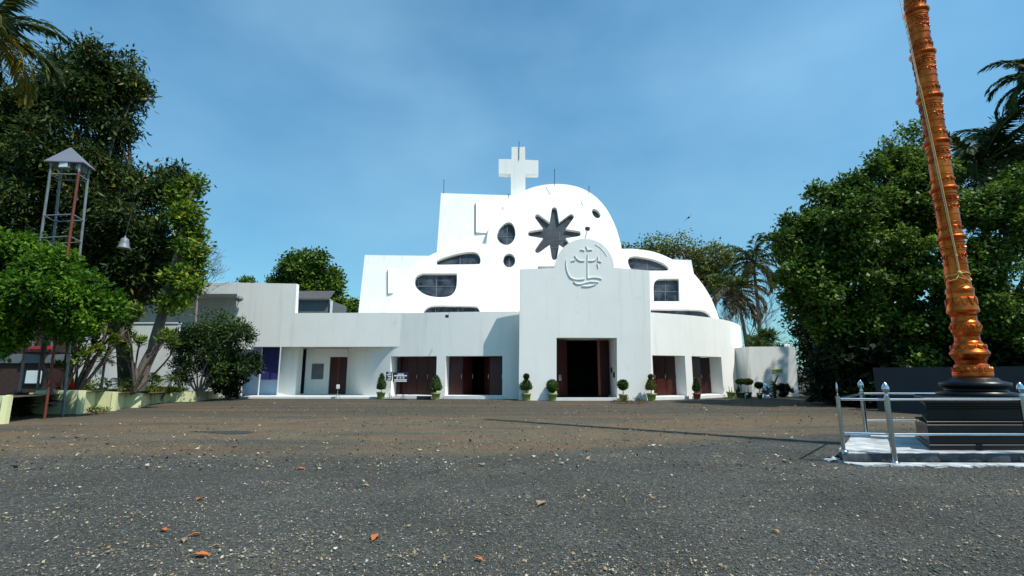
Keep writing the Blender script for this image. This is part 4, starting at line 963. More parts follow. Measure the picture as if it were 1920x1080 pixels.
for k in RZ[:9]:
    r = sh_r(k)
    if k > 4: petals(k + 0.20, r + 0.002, 14, 0.034, 0.05); petals(k - 0.235, r + 0.002, 14, 0.036, 0.028, -1)
    mb = MB(); rg = random.Random(int(k * 10))
    for j in range(9):                                               # rosettes and scrolls
        a = 2 * math.pi * j / 9; zz = k - 0.43 + (0.03 if j % 2 else 0)
        mb.ball((MX + (r + 0.002) * math.cos(a), MY + (r + 0.002) * math.sin(a), zz), (0.022, 0.022, 0.022), 8, 5)
        cc = Vector((MX, MY, 0)); pts = []
        for q in range(11):
            b_ = a + 0.35 + 0.17 * math.cos(q * 0.63); pts.append((MX + (r + 0.006) * math.cos(b_), MY + (r + 0.006) * math.sin(b_), zz + 0.05 * math.sin(q * 0.63)))
        mb.tube(pts, 0.007, 5)
    if k > 4: mb.build('relief_band', M['copper'], mast)
petals(pz(568), pr(55, 568) + 0.004, 12, 0.055, 0.12); petals(pz(614), pr(57, 614), 18, 0.036, 0.045); petals(pz(652), pr(64, 652), 12, 0.062, 0.07); petals(pz(693), pr(73, 693), 20, 0.04, 0.06, -1)
mb = MB(); mb.tube([(MX - 2.2, MY, ZTOP - 0.6), (MX + 1.2, MY, ZTOP - 0.6)], 0.04, 8); mb.build('cross_arm', M['copper'], mast)
# halyard tied to the mast
t = thing('halyard', 'pale rope running down the copper mast to a yellow knot', 'rope', (MX, MY - 0.3, 3.8))
tie = at(1799, 512, MY - 0.22)
tops = [Vector((MX - 1.05, MY - 0.05, ZTOP - 0.6)), Vector((MX - 0.95, MY - 0.05, ZTOP - 0.6))]
mb = MB()
for k, tp in enumerate(tops):
    mb.tube([tie.lerp(tp, i / 12) + Vector((0, -0.05 * math.sin(math.pi * i / 12), 0)) for i in range(13)], 0.008 if k == 0 else 0.005, 6)
mb.build('line', M['rope_white'], t)
mb = MB()
mb.tube([(MX + (sh_r(3.8) + 0.012) * math.cos(q), MY + (sh_r(3.8) + 0.012) * math.sin(q), tie.z + 0.0 + 0.02 * math.sin(3 * q)) for q in [2 * math.pi * k / 28 for k in range(29)]], 0.012, 6)
mb.tube([(MX + (sh_r(3.8) + 0.014) * math.cos(q), MY + (sh_r(3.8) + 0.014) * math.sin(q), tie.z - 0.09 + 0.06 * math.sin(q * 2 + 1)) for q in [2 * math.pi * k / 28 for k in range(29)]], 0.010, 6)
mb.ball(tie, (0.045, 0.04, 0.05), 8, 6); mb.tube([tie, tie + Vector((0.13, -0.03, -0.16)), tie + Vector((0.16, 0, -0.2))], 0.010, 5); mb.tube([tie, tie + Vector((-0.1, -0.03, -0.13)), tie + Vector((-0.2, 0.05, -0.16))], 0.010, 5)
lo = tie.lerp(tops[0], 0.27); mb.tube([tie.lerp(lo, i / 6) + Vector((0.01, -0.06 * math.sin(math.pi * i / 12), 0)) for i in range(7)], 0.014, 6)
mb.build('knot', M['rope'], t)

# plinth
def slab(mb, x0, x1, y0, y1, z0, z1, bev=0.015): mb.box(((x0 + x1) / 2, (y0 + y1) / 2, (z0 + z1) / 2), (x1 - x0, y1 - y0, z1 - z0), bev=bev)
pt = thing('mast_plinth', 'stepped black granite plinth carrying the copper mast', 'plinth', (MX, MY, 0))
z1 = at(1717, 794, 9.6).z; z2 = at(1740, 756, 9.6).z; z3 = at(1740, 745, 9.5).z
def tier(mb, e, z0, z1, b=0.012):
    # splayed plan: the sides run back towards the mast; a small bevel catches the light
    f = [(7.70 + e, 9.40 + e), (2 * MX - 7.70 - e, 9.40 + e), (2 * MX - 8.80 - e * 0.8, 11.05 - e), (8.80 + e * 0.8, 11.05 - e)]
    cx_, cy_ = MX, 10.2; rows = [(z0, b), (z0 + b, 0), (z1 - b, 0), (z1, b)]; vs = []
    for z_, q in rows:
        for (x, y) in f: vs.append((x + (cx_ - x) * q / 1.5, y + (cy_ - y) * q / 0.8, z_))
    mb.add(vs, [(3, 2, 1, 0), (12, 13, 14, 15)] + [(4 * k + j, 4 * k + (j + 1) % 4, 4 * k + 4 + (j + 1) % 4, 4 * k + 4 + j) for k in range(3) for j in range(4)])
mb = MB(); tier(mb, -0.03, 0.185, 0.29); tier(mb, 0.0, 0.292, z1); mb.build('lower_tier', M['granite'], pt)
mb = MB(); h = z2 - z1
for (e, za, zb2) in ((0.10, 0.0, 0.12), (0.22, 0.12, 0.66), (0.16, 0.66, 0.78), (0.09, 0.78, 0.90)): tier(mb, e, z1 + 0.002 + za * h / 0.9, z1 + zb2 * h / 0.9)
mb.build('middle_tier', M['granite'], pt)
mb = MB(); tier(mb, 0.03, z2 + 0.002, z3, 0.02); mb.build('cornice', M['granite'], pt)
mb = MB(); zt = pz(708)
mb.lathe([(0.62, z3 + 0.002), (0.64, z3 + 0.06), (0.50, z3 + 0.09), (0.48, z3 + 0.15), (0.56, z3 + 0.18), (0.56, zt - 0.10), (0.42, zt - 0.06), (0.36, zt - 0.002)], (MX, MY, 0), 32); mb.build('round_top', M['granite'], pt)
# cement pad: a raised slab with a ragged spill of cement along its foot
random.seed(12)
def ragged(P, z0, z1, m, name, par, amp=0.025, step=0.11):
    fine = []
    for i in range(len(P)):
        a, b = P[i], P[(i + 1) % len(P)]; n = max(2, int((b - a).length / step))
        for k in range(n): fine.append(a.lerp(b, k / n) + Vector((random.gauss(0, amp), random.gauss(0, amp), 0)))
    n = len(fine); vs = [p + Vector((0, 0, z0)) for p in fine] + [p * 1.0 + Vector((0, 0, z1 - 0.012)) for p in fine]
    cx_ = sum((p for p in fine), Vector()) / n; vs += [p + (cx_ - p).normalized() * 0.03 + Vector((0, 0, z1)) for p in fine]
    fs = [tuple(range(n))[::-1], tuple(range(2 * n, 3 * n))]
    for k in range(2): fs += [(k * n + i, k * n + (i + 1) % n, (k + 1) * n + (i + 1) % n, (k + 1) * n + i) for i in range(n)]
    mb = MB(); mb.add(vs, fs); return mb.build(name, m, par, fix=True)
pad = thing('mast_pad', 'rough white cement slab around the mast plinth', 'pad', (MX, MY, 0))
random.seed(3); ragged([Vector(q) for q in ((5.90, 9.13, 0), (9.0, 9.12, 0), (13.4, 9.14, 0), (13.4, 12.0, 0), (8.0, 12.0, 0), (7.2, 10.9, 0), (6.15, 9.6, 0))], 0.0, 0.17, M['stained'], 'slab', pad, 0.012)
random.seed(3); ragged([Vector(q) for q in ((5.90, 9.13, 0), (9.0, 9.12, 0), (13.4, 9.14, 0), (13.4, 12.0, 0), (8.0, 12.0, 0), (7.2, 10.9, 0), (6.15, 9.6, 0))], 0.171, 0.19, M['cement'], 'white_screed', pad, 0.012)
ragged([gnd(px, py) for (px, py) in ((1562, 858), (1572, 866), (1590, 871), (1620, 874.5), (1660, 876), (1700, 875), (1760, 877), (1810, 878), (1860, 875), (1910, 877), (2100, 880))] + [Vector((12.4, 9.10, 0)), Vector((9.0, 9.09, 0)), Vector((5.86, 9.10, 0)), Vector((5.72, 9.35, 0))], 0.002, 0.035, M['cement'], 'cement_spill', pad, 0.035, 0.07)
# railing
rail = thing('railing', 'stainless steel railing with ball finials around the mast', 'railing', (MX, MY, 0.03))
posts = [(6.70, 8.98), (5.97, 9.2), (8.02, 11.5), (11.0, 11.5), (12.6, 10.4), (12.2, 8.98), (9.12, 8.98)]
ZR = 1.17; ZM = 0.52
def finial(x, y, s=1.0):
    return [(0.03 * s, 0), (0.034 * s, 0.03), (0.022 * s, 0.05), (0.026 * s, 0.07), (0.055 * s, 0.10), (0.062 * s, 0.14), (0.045 * s, 0.20), (0.022 * s, 0.235), (0.0, 0.26)]
for (x, y) in posts:
    small = (x, y) == posts[1]
    zb0 = 0.036 if y < 9.05 else 0.191
    mb = MB(); mb.tube([(x, y, zb0), (x, y, ZR)], 0.045 if not small else 0.034, 14); mb.lathe([(0.075, zb0), (0.075, zb0 + 0.014), (0.05, zb0 + 0.03)], (x, y, 0), 14); p = mb.build('post', M['steel'], rail)
    mb = MB(); mb.lathe(finial(x, y, 1.0 if not small else 0.3), (x, y, ZR + 0.001), 16); mb.build('finial', M['steel'], p)
loop = posts[:6] + [posts[0]]
for i in range(6):
    (x0, y0), (x1, y1) = loop[i], loop[i + 1]
    d = Vector((x1 - x0, y1 - y0, 0)).normalized() * 0.035
    for z_ in ((ZR - 0.05, ZM) if i != 1 else (ZR - 0.05,)):
        mb = MB(); mb.tube([(x0 + d.x, y0 + d.y, z_), (x1 - d.x, y1 - d.y, z_)], 0.022, 10); mb.build('rail', M['steel'], rail)

# ================================================================== FOREGROUND LITTER
rng = np.random.default_rng(33)
def pebbles(n):
    t = rng.random(n) ** 1.7; Y = 3.9 + t * 8.4; X = (rng.random(n) * 2 - 1) * (Y * 1.06 + 0.4)
    keep = ~((X > 6.2) & (Y > 8.6) & (Y < 12.2)); X, Y = X[keep], Y[keep]; n = len(X)
    s = np.clip(rng.lognormal(-4.95, 0.40, n), 0.004, 0.024) * (1 + 0.05 * (Y - 4))
    O = np.array([[1, 0, 0], [0, 1, 0], [-1, 0, 0], [0, -1, 0], [0, 0, 1], [0, 0, -0.4]], float)
    ang = rng.random(n) * 6.28; ca, sa = np.cos(ang), np.sin(ang)
    V = O[None] * rng.uniform(0.6, 1.3, (n, 6, 1)) * s[:, None, None] * np.array([1.25, 0.85, 0.6])
    V = np.stack([V[..., 0] * ca[:, None] - V[..., 1] * sa[:, None], V[..., 0] * sa[:, None] + V[..., 1] * ca[:, None], V[..., 2]], -1)
    V += np.stack([X, Y, s * 0.18], 1)[:, None]
    T = np.array([[0, 1, 4], [1, 2, 4], [2, 3, 4], [3, 0, 4], [1, 0, 5], [2, 1, 5], [3, 2, 5], [0, 3, 5]])
    me = bpy.data.meshes.new('loose_gravel'); me.vertices.add(n * 6); me.vertices.foreach_set('co', V.astype(np.float32).ravel())
    I = (np.arange(n)[:, None, None] * 6 + T[None]).reshape(-1, 3); me.loops.add(I.size); me.loops.foreach_set('vertex_index', I.astype(np.int32).ravel())
    me.polygons.add(len(I)); me.polygons.foreach_set('loop_start', np.arange(0, I.size, 3, dtype=np.int32)); me.update(calc_edges=True)
    o = link('loose_gravel', me, M['pebble'], None); tag(o, 'loose grey and white stone chips on the forecourt', 'gravel', kind='stuff')
pebbles(52000)
def pale_chips():
    m = mat('pale_chip', (0.55, 0.53, 0.46), 0.9); n_ = m.node_tree; g = n_.nodes.new('ShaderNodeNewGeometry'); r = n_.nodes.new('ShaderNodeValToRGB'); e = r.color_ramp.elements
    e.new(0.6); e[0].color = (0.24, 0.14, 0.05, 1); e[1].color = (0.34, 0.28, 0.17, 1); e[2].color = (0.46, 0.45, 0.40, 1)
    n_.links.new(g.outputs['Random Per Island'], r.inputs[0]); n_.links.new(r.outputs[0], n_.nodes['Principled BSDF'].inputs['Base Color'])
    K = 170; cy = 4.1 + rng.random(K) ** 1.4 * 6.0; cx = (rng.random(K) * 2 - 1) * cy * 1.02; cs = rng.uniform(0.08, 0.45, K)
    pk = rng.integers(0, K, 7500); X = cx[pk] + rng.normal(size=7500) * cs[pk] * 1.6; Y = cy[pk] + rng.normal(size=7500) * cs[pk] * 0.8
    ok = (Y > 3.9) & ~((X > 6.2) & (Y > 8.6)); X, Y = X[ok], Y[ok]; k = len(X); s_ = np.clip(rng.lognormal(-4.75, 0.5, k), 0.004, 0.026)
    b = np.stack([X, Y, s_ * 0.9 + 0.006], 1); d = unit(np.stack([rng.normal(size=k), rng.normal(size=k), rng.normal(size=k) * 0.35], 1)); sd = unit(np.cross(d, np.stack([rng.normal(size=k) * 0.3, rng.normal(size=k) * 0.3, np.ones(k)], 1)))
    tag(quads_mesh('pale_chips', leaves(b, d, sd, s_ * 1.9, s_ * 0.6), m, None), 'scattered pale chips and leaf scraps on grey gravel', 'gravel', kind='stuff')
pale_chips()
def dry_litter(n=9000):
    m = mat('dry_litter', (0.3, 0.2, 0.1), 0.9); n_ = m.node_tree; g = n_.nodes.new('ShaderNodeNewGeometry'); r = n_.nodes.new('ShaderNodeValToRGB'); e = r.color_ramp.elements
    for k in range(3): e.new(0.5)
    for k, (q, c) in enumerate(((0, (0.035, 0.030, 0.022)), (0.4, (0.07, 0.062, 0.045)), (0.7, (0.20, 0.13, 0.06)), (0.9, (0.33, 0.27, 0.18)), (1, (0.46, 0.44, 0.38)))): e[k].position = q; e[k].color = (*c, 1)
    n_.links.new(g.outputs['Random Per Island'], r.inputs[0]); n_.links.new(r.outputs[0], n_.nodes['Principled BSDF'].inputs['Base Color'])
    Y = 8.5 + rng.random(n) ** 1.2 * 19.5; X = (rng.random(n) * 2 - 1) * Y * 1.0; ok = ~((X > 5.5) & (Y < 12.3)) & ~((X < -13) & (Y > 16)); X, Y = X[ok], Y[ok]; k = len(X)
    s_ = np.clip(rng.lognormal(-3.9, 0.45, k), 0.008, 0.06); b = np.stack([X, Y, s_ * 0.5 + 0.006], 1)
    d = unit(np.stack([rng.normal(size=k), rng.normal(size=k), rng.normal(size=k) * 0.3], 1)); sd = unit(np.cross(d, np.stack([rng.normal(size=k) * 0.4, rng.normal(size=k) * 0.4, np.ones(k)], 1)))
    tag(quads_mesh('dry_litter', leaves(b, d, sd, s_ * 2.0, s_ * 0.7), m, None), 'dry leaf scraps and chips strewn over the brown earth', 'litter', kind='stuff')
dry_litter()
LV = [(562, 881, 0.16, 'orange', 'orange dry leaf farthest of those on the gravel'), (375, 938, 0.11, 'orange', 'curled red orange leaf alone left of centre'),
      (306, 997, 0.09, 'orange', 'small orange leaf leftmost on the gravel'), (366, 1006, 0.09, 'orange', 'small orange leaf beside an upright tan leaf'),
      (345, 1016, 0.10, 'tan', 'tan dry leaf beside the small orange leaf'), (377, 1045, 0.14, 'orange', 'flat oblong orange leaf near the picture bottom edge'),
      (703, 1011, 0.16, 'orange', 'orange star shaped torn leaf nearest the middle of the gravel'), (684, 913, 0.12, 'tan', 'tan dry leaf below the farthest orange leaf'),
      (1016, 946, 0.20, 'tan', 'wide brown dry leaf on the gravel right of centre'), (898, 1053, 0.08, 'orange', 'small orange leaf at bottom edge right of star leaf'),
      (405, 1028, 0.07, 'tan', 'small round tan leaf right of the small orange pair'), (1455, 1000, 0.08, 'tan', 'tan leaf scrap on the gravel below the railing')]
for k, (px, py, L, m_, lab) in enumerate(LV):
    c_ = gnd(px, py); a = (k * 1.3) % 3.1 if k not in (5, 0) else 0.05; rg = random.Random(k); mb = MB(); N = 10
    top = []; bot = []
    for i in range(N + 1):
        f = i / N; wd = L * 0.26 * math.sin(math.pi * min(max(f, 0.02), 0.98)) ** 0.7 * (1 + 0.25 * rg.uniform(-1, 1))
        x = (f - 0.5) * L * 1.15; zz = 0.018 + 0.010 * L / 0.15 * math.sin(math.pi * f + 0.3) ** 2 + 0.006 * rg.random()
        for sgn, dz in ((1, 0.008), (0, 0.0), (-1, 0.012)):
            q = Vector((x, sgn * wd, zz + dz * abs(sgn) * math.sin(math.pi * f)))
            top.append(Vector((c_.x + q.x * math.cos(a) - q.y * math.sin(a), c_.y + q.x * math.sin(a) + q.y * math.cos(a), q.z)))
    bot = [p - Vector((0, 0, 0.004)) for p in top]; n3 = len(top); fs = []
    for i in range(N):
        for j in range(2):
            a_, b_ = 3 * i + j, 3 * (i + 1) + j; fs += [(a_, b_, b_ + 1, a_ + 1), (n3 + a_, n3 + a_ + 1, n3 + b_ + 1, n3 + b_)]
    mb.add(top + bot, fs, True)
    mb.tube([top[1], top[1] + (top[1] - top[4]).normalized() * L * 0.3], 0.003, 4)
    tag(mb.build('fallen_leaf', M[m_]), lab, 'leaf', 'dry leaves on the gravel')

# ================================================================== LEFT SIDE: planters
def planter(label, pts, tops, depth, group='pale yellow planters'):
    P = [gnd(x, y) for x, y in pts]; Zt = [at(x, y, p.y).z for (x, _), y, p in zip(pts, tops, P)]
    t = thing('planter', label, 'planter', P[0], group); n = len(P); th = 0.14
    mb = MB(); sm = MB(); B = [p + Vector((-0.9 * depth, depth, 0)) if False else p + Vector((-0.25 * depth, depth, 0)) for p in P]
    for i in range(n - 1):
        d = (P[i + 1] - P[i]).normalized(); nn = Vector((-d.y, d.x, 0)) * th
        a, b = P[i], P[i + 1]; za, zb_ = Zt[i], Zt[i + 1]
        vs = [a, b, b + nn, a + nn, a + Vector((0, 0, za)), b + Vector((0, 0, zb_)), b + nn + Vector((0, 0, zb_)), a + nn + Vector((0, 0, za))]
        mb.add(vs, [(3, 2, 1, 0), (4, 5, 6, 7), (0, 1, 5, 4), (1, 2, 6, 5), (2, 3, 7, 6), (3, 0, 4, 7)])
        sm.add([a + nn * 0.6 + Vector((0, 0, za - 0.06)), b + nn * 0.6 + Vector((0, 0, zb_ - 0.06)), B[i + 1] + Vector((0, 0, zb_ - 0.06)), B[i] + Vector((0, 0, za - 0.06))], [(0, 1, 2, 3)])
    for i in (0, n - 1):
        a, b = P[i] + Vector((0, th, 0)), B[i]; nn = Vector((0.12, 0, 0)) * (1 if i == 0 else -1)
        vs = [a, b, b + nn, a + nn]; mb.add(vs + [v + Vector((0, 0, Zt[i] - 0.004)) for v in vs], [(3, 2, 1, 0), (4, 5, 6, 7), (0, 1, 5, 4), (1, 2, 6, 5), (2, 3, 7, 6), (3, 0, 4, 7)])
    mb.build('planter_wall', M['yellow'], t); sm.build('soil', M['soil'], t); return t
planter('long zigzag pale yellow planter under the leaning tree', [(60, 776.5), (150, 776.5), (176, 771), (214, 770.5), (232, 765), (263, 764), (281, 758)], [732, 732, 733.5, 735, 735.5, 737, 738], 2.6)
planter('short pale yellow planter with a small palm by the bushes', [(303, 754), (363, 753), (386, 750)], [734, 734, 734], 2.2)
planter('pale yellow planter block cut by the left picture edge', [(-150, 795), (8, 795), (27, 775)], [742, 742, 738], 2.5)
planter('low pale yellow kerb planter behind the zigzag planter', [(20, 757), (145, 756.5), (285, 752)], [733, 728, 730], 1.6)
planter('lowest pale yellow planter step between zigzag and short planter', [(281.5, 757.5), (303, 755.5)], [741, 741], 1.0)
# grass tuft strip in the zigzag planter
rng = np.random.default_rng(71); n = 3800; a, b = gnd(200, 766), gnd(300, 757); f = rng.random(n)
P = np.stack([a.x + (b.x - a.x) * f - 0.3 * rng.random(n), a.y + (b.y - a.y) * f + rng.uniform(0.3, 2.2, n), np.full(n, 0.52)], 1)
d = unit(np.stack([rng.normal(0, 0.4, n), rng.normal(0, 0.4, n), np.ones(n)], 1)); s = unit(np.cross(d, rng.normal(size=(n, 3))))
tag(quads_mesh('planter_grass', leaves(P, d, s, rng.uniform(0.2, 0.42, n), np.full(n, 0.02)), M['grass'], None), 'grass growing in the zigzag planter', 'grass', kind='stuff')

# ================================================================== BELL TOWER
base = gnd(81, 786); tw = thing('lattice_tower', 'slim iron lattice tower with a grey pyramid roof and lamps', 'tower', base)
B0, B1, B2 = gnd(29, 781), gnd(83, 786), gnd(117, 779); B3 = B0 + B2 - B1
TY = B1.y
T1 = at(150, 306, TY); T0 = at(97, 302, TY - 0.1); T2 = at(167, 313, TY + 0.55); T2.z = T1.z; T0.z = T1.z; T3 = T0 + T2 - T1
Bs, Ts = [B0, B1, B2, B3], [T0, T1, T2, T3]; lat = lambda i, f: Bs[i].lerp(Ts[i], f)
for i in range(4):
    mb = MB(); mb.tube([Bs[i], lat(i, 0.5), lat(i, 0.965)], 0.045, 7); mb.build('leg', M['rust'] if i in (1,) else M['galv'], tw)
    mb = MB(); mb.tube([lat(i, 0.9651), Ts[i]], 0.042, 7); mb.build('cage_post', M['galv'], tw)
fz = lambda y: (at(140, y, TY).z) / T1.z
levels = [fz(327), fz(402), fz(443), fz(560), fz(660), fz(757)]
for f in levels:
    f = min(max(f, 0.02), 0.972)
    for i in range(4):
        mb = MB(); mb.tube([lat(i, f), lat((i + 1) % 4, f)], 0.026, 6); mb.build('brace', M['galv'] if f > 0.3 else M['bark_dark'], tw)
cx = (T0 + T2) / 2; apex = at(133, 276, TY + 0.2)
ev = [cx + (t_ - cx) * 1.38 + Vector((0, 0, 0.02)) for t_ in Ts]
mb = MB(); vs = ev + [apex] + [e_ - Vector((0, 0, 0.03)) for e_ in ev]; mb.add(vs, [(0, 1, 4), (1, 2, 4), (2, 3, 4), (3, 0, 4), (8, 7, 6, 5), (0, 5, 6, 1), (1, 6, 7, 2), (2, 7, 8, 3), (3, 8, 5, 0)]); mb.build('roof', M['roof_sheet'], tw, fix=True)
for (i, j, n_) in ((0, 1, 1), (1, 2, 2)):
    for k in range(n_):
        f = 0.5 if n_ == 1 else 0.35 + 0.35 * k
        p = lat(i, 0.985).lerp(lat(j, 0.985), f); p.z = lat(i, 0.988).z; p = p + Vector((cx.x - p.x, cx.y - p.y, 0)) * 0.15
        mb = MB(); mb.box(p, (0.40 if n_ == 1 else 0.2, 0.2, 0.26), rz=math.atan2((T1 - T0).y, (T1 - T0).x) if n_ == 1 else 0.6, bev=0.03); o = mb.build('flood_lamp', M['galv'], tw)
        mb = MB(); mb.box(p + Vector((0.0, -0.115, 0)), (0.3 if n_ == 1 else 0.14, 0.02, 0.18)); mb.build('lamp_glass', M['curtain'], o)
# bell hanging in the tree
p = at(232, 466, 21.0); t = thing('bell', 'grey bell hanging before the dark tree right of tower', 'bell', p)
mb = MB(); mb.lathe([(0.25, 0), (0.26, 0.03), (0.20, 0.08), (0.165, 0.28), (0.145, 0.42), (0.10, 0.47), (0.03, 0.50), (0.03, 0.58)], p, 20); mb.build('bell_cup', M['frame'], t)
mb = MB(); mb.tube([p + Vector((0, 0, 0.58)), p + Vector((0.02, 0.2, 2.2))], 0.02, 5); mb.build('chain', M['black_metal'], t)

# ================================================================== BUILDINGS ON THE LEFT
t = thing('eaved_house', 'cream flat roofed house with deep eaves behind the trees', 'house', at(330, 700, 38.5)); t.location.z = 0; WL[t.name].z = 0
def fbox(x0, x1, y0, y1, Y, dep, m, name, par, z0=None):
    a, b = at(x0, y1, Y), at(x1, y0, Y); za = a.z if z0 is None else z0
    mb = MB(); mb.box(((a.x + b.x) / 2, Y + dep / 2, (za + b.z) / 2), (b.x - a.x, dep, b.z - za), bev=0.01); return mb.build(name, m, par)
fbox(150, 449, 529.5, 551, 36.0, 6.0, M['old_white'], 'roof', t)
fbox(150, 446, 551.8, 760, 38.2, 3.5, M['cream_wall'], 'wall', t, 0)
ww = fbox(215, 262, 575, 610, 38.12, 0.06, M['frame'], 'window', t); fbox(218, 259, 578, 607, 38.09, 0.02, M['glass'], 'pane', ww)
t = thing('boundary_wall', 'white boundary wall behind the left planters', 'wall', at(300, 735, 33.0)); t.location.z = 0; WL[t.name].z = 0
fbox(120, 335, 607, 745, 33.0, 0.25, M['old_white'], 'wall', t, 0); fbox(119, 336, 604.5, 607, 32.95, 0.35, M['old_white'], 'coping', t)
t = thing('wash_wall', 'lower white wall section beside the dark shrub', 'wall', at(390, 735, 32.3)); t.location.z = 0; WL[t.name].z = 0
fbox(335, 460, 640, 745, 32.6, 0.2, M['old_white'], 'wall', t, 0); fbox(334.5, 460.5, 638, 640, 32.55, 0.3, M['old_white'], 'coping', t)
t = thing('brick_house', 'dark brick house with a white window behind the tower', 'house', at(60, 730, 25.0)); t.location.z = 0; WL[t.name].z = 0
fbox(-120, 132, 560, 740, 25.0, 0.8, M['brick'], 'wall', t, 0); fbox(-120, 132, 664, 681, 24.9, 0.09, M['band'], 'band', t)
fbox(-122, 134, 556, 560, 24.7, 1.2, M['band'], 'roof', t)
o = fbox(42, 83, 692, 722, 24.93, 0.06, M['black_metal'], 'window', t); fbox(46, 79, 695, 719, 24.9, 0.02, M['curtain'], 'pane', o)
fbox(92, 124, 690, 740, 24.94, 0.05, M['wood_red'], 'door', t, 0)
fbox(45, 88, 649, 655, 24.6, 0.3, M['redcloth'], 'awning', t)
for px in (20, 60, 100): fbox(px, px + 2, 600, 664, 24.93, 0.06, M['band'], 'balcony_post', t)
# small tin-roofed building behind the canopy wing
t = thing('tin_roof_building', 'small grey building with dark corrugated roof behind the canopy', 'building', at(588, 590, 46.0)); t.location.z = 0; WL[t.name].z = 0
fbox(545, 617, 562, 600, 46.0, 5.0, M['band'], 'wall', t, 0)
fbox(545, 619, 560.5, 562.3, 45.7, 0.28, M['old_white'], 'gutter', t); fbox(617.2, 620, 563, 600, 45.85, 0.6, M['old_white'], 'corner_post', t, 0)
mb = MB(); a, b = at(545, 560, 45.6), at(618, 560, 45.6); c_ = at(545, 545.5, 47.0); n = 120; vs = []
for i in range(n + 1):
    x = a.x + (b.x - a.x) * i / n; w_ = 0.03 * math.sin(i * 1.57)
    vs += [(x, 45.6, a.z + w_), (x, 47.0, c_.z + w_), (x, 45.6, a.z + w_ - 0.03), (x, 47.0, c_.z + w_ - 0.03)]
fs = []
for i in range(n): k = 4 * i; fs += [(k, k + 4, k + 5, k + 1), (k + 2, k + 3, k + 7, k + 6)]
mb.add(vs, fs); mb.build('roof', M['corr'], t)
# right-hand slate wall behind the plinth
t = thing('slate_wall', 'dark slate grey boundary wall under the right trees', 'wall', (17.5, 18, 0))
mb = MB(); a, b = Vector((15.6, 21.5, 0)), Vector((19.0, 12.5, 0)); quad_box(mb, b, a, 0, 1.75, -0.25); quad_box(mb, Vector((40, 12.4, 0)), Vector((19.3, 12.4, 0)), 0, 1.75, -0.25); mb.build('wall', M['wall_dark'], t, fix=True)
mb = MB(); quad_box(mb, b + Vector((0, 0, 0)), a, 1.752, 1.80, -0.30); mb.build('coping', M['wall_dark'], t, fix=True)

# ================================================================== TREES, LEFT
tree('mango_tree', 'huge dark mango tree behind the lattice tower', 'tree', gnd(238, 752), [at(236, 650, 26.0), at(215, 520, 26.3), at(180, 400, 26.5)], 0.42,
     [pblob(95, 300, 26, 135, 105, 3.2), pblob(165, 185, 26, 74, 68, 2.4), pblob(222, 160, 26, 46, 44, 1.4), pblob(250, 175, 26, 26, 30, 1.0), pblob(110, 165, 27, 70, 55, 2.2), pblob(30, 230, 27, 80, 75, 2.4), pblob(175, 330, 25.5, 60, 80, 2.4), pblob(262, 385, 26, 52, 58, 2.0), pblob(240, 460, 25.5, 85, 80, 2.4),
      pblob(90, 430, 26, 110, 90, 2.6), pblob(322, 352, 27, 30, 36, 1.2), pblob(300, 500, 26.5, 60, 62, 1.8), pblob(200, 560, 27, 75, 45, 1.6), pblob(-40, 380, 26, 90, 150, 2.4), pblob(225, 240, 26, 34, 36, 1.2), pblob(335, 335, 27, 18, 24, 0.9)],
     92000, 0.34, 0.058, 'mango', limbs=14, seed=2, droop=0.55, spread=0.26, clump=12, shell=0.3, lump=0.3)
lt = [at(268, 700, 24.6), at(290, 640, 24.7), at(318, 540, 24.9), at(342, 450, 25.0), at(350, 380, 25)]
tree('leaning_tree', 'leaning tree with lime green leaves and bare grey trunk', 'tree', Vector((at(252, 740, 24.5).x, 24.5, 0)), lt, 0.30,
     [pblob(352, 372, 25.2, 24, 34, 0.6), pblob(350, 420, 25.6, 26, 36, 0.6), pblob(364, 450, 25.4, 18, 30, 0.5), pblob(352, 500, 25.8, 30, 30, 0.6), pblob(340, 545, 25.8, 30, 24, 0.6), pblob(365, 520, 25.4, 16, 18, 0.5), pblob(368, 345, 25, 12, 14, 0.4), pblob(320, 480, 26, 18, 20, 0.5), pblob(340, 400, 24.4, 18, 24, 0.5), pblob(338, 520, 24.2, 22, 20, 0.5), pblob(325, 572, 24.4, 22, 16, 0.5), pblob(345, 460, 24.2, 14, 16, 0.4)],
     8200, 0.26, 0.075, 'lime', bark='bark', limbs=9, seed=4, droop=0.1, spread=0.18, clump=9, shell=0.5, lump=0.3)
tree('feathery_tree', 'bright green feathery tree in front of the lattice tower', 'tree', Vector((at(104, 742, 19.6).x, 19.6, 0.3)), [at(92, 712, 19.4), at(78, 680, 19.2), at(86, 630, 18.8), at(74, 580, 18.2)], 0.10,
     [pblob(55, 545, 17.3, 78, 52, 1.7), pblob(-20, 500, 17.5, 80, 56, 1.7), pblob(115, 560, 17.3, 52, 42, 1.3), pblob(25, 470, 17.7, 52, 30, 1.3), pblob(95, 505, 17.7, 50, 34, 1.2), pblob(160, 540, 17.5, 30, 30, 0.8), pblob(150, 595, 17.3, 36, 32, 0.8), pblob(20, 590, 17.5, 80, 40, 1.4), pblob(200, 575, 17.7, 26, 22, 0.6), pblob(120, 620, 17.7, 24, 20, 0.6), pblob(-5, 645, 17.3, 40, 34, 0.8), pblob(-30, 600, 17.3, 60, 50, 1.0)],
     56000, 0.19, 0.045, 'feather', bark='bark', limbs=9, seed=6, droop=0.3, spread=0.13, clump=12, shell=0.3, lump=0.25, sub=0.40)
